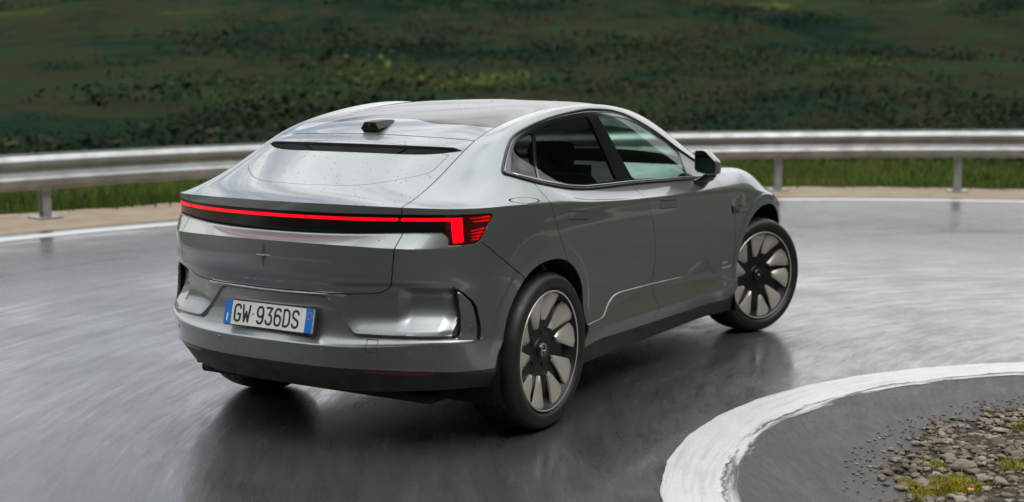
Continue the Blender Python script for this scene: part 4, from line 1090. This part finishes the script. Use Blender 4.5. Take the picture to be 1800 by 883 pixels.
# raindrops that cling to the upper panels
def drops(n=420):
    V = []; F = []
    for _ in range(n):
        if random.random() < .75: x, y = random.uniform(-.84, -.10), random.uniform(-.60, .60)
        else: x, y = random.uniform(-.05, 1.4), random.uniform(-.6, .6)
        l, nn, i, d = BVH.ray_cast(Vector((x, y, 3)), Vector((0, 0, -1)))
        if l is None: continue
        r = random.uniform(.0014, .0036); a = nn.orthogonal().normalized(); b = nn.cross(a); el = random.uniform(1, 1.8); b0 = len(V)
        for k in range(7): V.append(l+r*(math.cos(k*.8976)*a*el+math.sin(k*.8976)*b)-nn*.0003)
        for k in range(7): V.append(l+.62*r*(math.cos(k*.8976)*a*el+math.sin(k*.8976)*b)+nn*r*.45)
        V.append(l+nn*r*.6)
        for k in range(7): F += [(b0+k, b0+(k+1)%7, b0+7+(k+1)%7, b0+7+k), (b0+7+k, b0+7+(k+1)%7, b0+14)]
    o = mesh_obj('raindrops', V, F, plain('dark_water', (.05, .055, .055), .03, 0, .1, 20, Coat_Weight=1.)); cpart(o); tag(o, kind='stuff')
drops()
# ---------------------------------------------------------------- vegetation and stones
def leaf_mass(name, centers, sizes, leaves, leaf, mat, label, cat, flat=.75, spread=0.):
    """clumps of leaf-sized faces joined into one mass"""
    c = np.repeat(centers, leaves, 0); r = np.repeat(sizes, leaves); n = len(c)
    d = RNG.normal(size=(n, 3)); d /= np.linalg.norm(d, axis=1)[:, None]; d[:, 2] = np.abs(d[:, 2])
    lump = 1+.35*np.sin(d[:, 0]*7+c[:, 0])*np.cos(d[:, 1]*6+c[:, 1])
    # low mats that spread along the contour of the slope
    lat = np.array([-math.sin(YAW), math.cos(YAW), 0]); e = d*np.array([1, 1, flat]); e = e+np.outer(e@lat, lat)*spread
    p = c+e*(r*lump*RNG.uniform(.45, 1, n)**.5)[:, None]
    nn = d+.75*RNG.normal(size=(n, 3)); a = np.cross(nn, RNG.normal(size=(n, 3))); a /= np.linalg.norm(a, axis=1)[:, None]; b = np.cross(nn, a); b /= np.linalg.norm(b, axis=1)[:, None]
    s = (leaf*r*RNG.uniform(.6, 1.3, n))[:, None]
    V = np.stack([p-a*s, p+b*s*.6, p+a*s, p-b*s*.6], 1).reshape(-1, 3); i = np.arange(n)*4
    T = np.stack([i, i+1, i+2, i+3], 1)
    me = bpy.data.meshes.new(name); me.vertices.add(len(V)); me.vertices.foreach_set('co', V.astype(np.float32).ravel())
    me.loops.add(len(T)*4); me.loops.foreach_set('vertex_index', T.astype(np.int32).ravel()); me.polygons.add(len(T)); me.polygons.foreach_set('loop_start', np.arange(0, len(T)*4, 4, dtype=np.int32))
    me.update(calc_edges=True); me.materials.append(mat); o = link(bpy.data.objects.new(name, me)); return tag(o, label, cat, kind='stuff')
def m_leaf(name, stops, scale, stretch=(1, 1, 1)):
    m, N, LK, b = new_mat(name); g = N.new('ShaderNodeNewGeometry')
    f = math_(N, LK, 'ADD', math_(N, LK, 'MULTIPLY', noise(N, LK, g.outputs['Position'], scale, 8, .62), .85), math_(N, LK, 'MULTIPLY', g.outputs['Random Per Island'], .15))
    LK.new(ramp(N, LK, f, stops), b.inputs['Base Color']); setp(b, Roughness=.85, Specular_IOR_Level=.04); return m
SHRUB = m_leaf('shrub_leaves', [(p_, tuple(1.45*v_ for v_ in c_)) for p_, c_ in HILLSTOPS], .05)
def hillside():
    n = 7000; th = RNG.uniform(-.02, 1.08, n); rr = 26*(205/26)**RNG.uniform(0, 1, n)
    x = CAM_LOC[0]+rr*np.cos(th); y = CAM_LOC[1]+rr*np.sin(th)
    d = np.hypot(x-BEND[0], y-BEND[1])-RO; keep = (d > 16)
    clump = np.sin(x*.13+2)*np.cos(y*.17)+np.sin(x*.05-y*.08+1)+RNG.normal(0, .6, n) > .1; keep &= clump
    x, y, rr = x[keep], y[keep], rr[keep]; size = RNG.gamma(2.2, .21, len(x))*(.5+rr/170)
    c = np.column_stack([x, y, terrain_z(x, y)])
    leaf_mass('hillside_shrubs', c, size, 70, .12, SHRUB, 'dark green shrubs covering the hillside behind the guardrail', 'shrubs', .62, 1.6)
hillside()
# grass behind the verge
def blades(name, pts, h, w, mat, label, cat, lean=.5):
    n = len(pts); a = RNG.uniform(0, 2*np.pi, n); hh = h*RNG.uniform(.45, 1.2, n); ww = w*RNG.uniform(.6, 1.3, n)
    side = np.column_stack([np.cos(a), np.sin(a), np.zeros(n)])*ww[:, None]; la = RNG.uniform(0, 2*np.pi, n); ln = (lean*hh*RNG.uniform(.2, 1, n))
    tip = pts+np.column_stack([np.cos(la)*ln, np.sin(la)*ln, hh]); mid = pts+np.column_stack([np.cos(la)*ln*.3, np.sin(la)*ln*.3, hh*.6])
    V = np.stack([pts-side, pts+side, mid+side*.7, mid-side*.7, tip], 1).reshape(-1, 3); i = np.arange(n)*5
    F = np.concatenate([np.stack([i, i+1, i+2, i+3], 1)]).tolist()+np.stack([i+3, i+2, i+4], 1).tolist()
    return mesh_obj(name, V, F, mat, smooth=False)
GRASS = m_leaf('verge_grass_blades', [(.3, (.040, .066, .016)), (.5, (.090, .135, .026)), (.65, (.15, .17, .04)), (.8, (.17, .145, .06))], .35)
def grass_strip():
    n = 46000; a = RNG.uniform(-.25, 1.75, n); u = RNG.uniform(0, 1, n)**1.6*16; u = u-.28*(RNG.uniform(0, 1, n) < .05)
    r = RO+2.42+u+.10*np.sin(a*61)*np.sin(a*23+1); x = BEND[0]+r*np.cos(a); y = BEND[1]+r*np.sin(a)
    p = np.column_stack([x, y, terrain_z(x, y)-.01])
    hv = .13+.20*np.clip(.5+.5*np.sin(x*1.7+np.sin(y*2.1)*1.5)*np.cos(y*1.3), 0, 1); o = blades('grass', p, hv, .011, GRASS, '', ''); tag(o, 'rough green grass growing beyond the guardrail', 'grass', kind='stuff')
grass_strip()
# gravel by the apex
STONE = m_leaf('roadside_stone', [(.30, (.065, .054, .038)), (.45, (.14, .12, .09)), (.58, (.22, .195, .155)), (.72, (.36, .335, .29))], 9)
def stone_mesh(r, seed):
    rs = np.random.default_rng(seed); bm = bmesh.new(); bmesh.ops.create_icosphere(bm, subdivisions=2, radius=1)
    k = rs.normal(size=(5, 3)); k /= np.linalg.norm(k, axis=1)[:, None]; off = rs.uniform(.45, .8, 5)
    for v in bm.verts:
        p = np.array(v.co)
        for q, o_ in zip(k, off):
            t = p@q
            if t > o_: p = p-q*(t-o_)*.85
        v.co = Vector((p[0]*r*1.25, p[1]*r*.95, p[2]*r*.62))
    return bm
def gravel():
    protos = []
    for s in range(8):
        bm = stone_mesh(1, s); bmesh.ops.triangulate(bm, faces=bm.faces); protos.append((np.array([v.co for v in bm.verts]), np.array([[v.index for v in f.verts] for f in bm.faces]))); bm.free()
    Vs = []; Fs = []; off = 0
    for i in range(6500):
        a = random.uniform(-.1, 2.6); w = .05*math.sin(a*19)+.035*math.sin(a*47+1)+.03*math.sin(a*83)
        r = (1.96+w)*math.sqrt(random.uniform(.12, 1.03)) if random.random() < .93 else random.uniform(2.0, 2.2)
        k = .005+.019*random.random()**2.2 if r < 2.05 else random.uniform(.004, .008); V, F = protos[i % 8]
        z = .006+.05*math.sin(max(0, 1-r/2.05)*math.pi/2); t = random.uniform(0, 6.28); c, s = math.cos(t), math.sin(t)
        P = V*k; P = np.column_stack([P[:, 0]*c-P[:, 1]*s, P[:, 0]*s+P[:, 1]*c, P[:, 2]])+[APEX[0]+r*math.cos(a), APEX[1]+r*math.sin(a), z+k*.25]
        Vs.append(P); Fs.append(F+off); off += len(P)
    o = mesh_obj('gravel', np.vstack(Vs), np.vstack(Fs), STONE, sharp=40); tag(o, 'loose grey and tan gravel inside the bend', 'gravel', kind='stuff')
    spots = [((.33, -2.86), .052, 'large flat pale stone in the upper middle of the gravel'), ((.78, -2.93), .045, 'rounded tan stone near the far edge of the gravel'),
             ((.00, -2.765), .036, 'grey stone at the asphalt edge left of the grass tuft'), ((.60, -3.10), .048, 'broad light stone behind the grass tuft towards the right edge'),
             ((.14, -3.06), .040, 'angular brown stone just right of the largest grass tuft'), ((1.05, -2.90), .036, 'small dark stone at the far tip of the gravel beside the asphalt'),
             ((.45, -2.78), .034, 'small grey stone lying loose on the damp asphalt edge')]
    for i, ((x, y), k, lab_) in enumerate(spots):
        r = math.hypot(x-APEX[0], y-APEX[1]); z = .006+.05*math.sin(max(0, 1-r/2.05)*math.pi/2)
        o = bm_obj('stone', stone_mesh(k, 100+i), STONE, sharp=38); o.location = (x, y, z+k*.22); o.rotation_euler = (random.uniform(-.2, .2), random.uniform(-.2, .2), random.uniform(0, 6))
        tag(o, lab_, 'stone', 'larger stones in the roadside gravel')
gravel()
TUFT = m_leaf('tuft_blades', [(.3, (.10, .13, .012)), (.45, (.22, .22, .02)), (.6, (.36, .28, .03)), (.8, (.40, .20, .03))], 14)
def tuft(loc, r, h, n, label):
    p = RNG.normal(0, r/2, (n, 3)); p[:, 2] = 0
    o = blades('grass_tuft', p, h, .0028, TUFT, '', '', .9); o.location = loc; o['kind'] = 'stuff'; return tag(o, label, 'grass')
tuft((.02, -2.90, .01), .11, .05, 520, 'yellow green grass tuft at the gravel edge, largest of the tufts')
tuft((-.16, -2.80, .01), .06, .04, 220, 'small green grass tuft nearest the bottom edge of the picture')
tuft((1.15, -3.02, .02), .07, .05, 180, 'sparse dry grass tuft at the right side of the gravel')
tuft((-.02, -2.72, .01), .05, .03, 140, 'low yellow moss tuft at the left tip of the gravel')
tuft((.30, -2.76, .01), .06, .03, 150, 'low olive moss tuft on the upper edge of the gravel')
tuft((.42, -3.05, .02), .06, .04, 150, 'thin dry grass tuft in the middle of the gravel')
def flower(loc):
    V = []; F = []
    for k in range(9):
        a = 2*math.pi*k/9; b0 = len(V)
        for r, w, z in ((.002, .002, 0), (.010, .005, .003), (.016, .001, .004)):
            for s in (-1, 1): V.append((r*math.cos(a)-s*w*math.sin(a), r*math.sin(a)+s*w*math.cos(a), z+.03))
        F += [(b0, b0+1, b0+3, b0+2), (b0+2, b0+3, b0+5, b0+4)]
    st, sf = tube([(0, 0, 0), (.002, 0, .016), (0, 0, .03)], .0012, 6)
    root = empty('flower', loc); tag(root, 'tiny orange flower beside the green tuft in the gravel', 'flower')
    mesh_obj('petals', V, F, plain('orange_petal', (.85, .28, .01), .6), root, smooth=False); mesh_obj('stem', st, sf, TUFT, root)
flower((-.06, -2.97, .015))
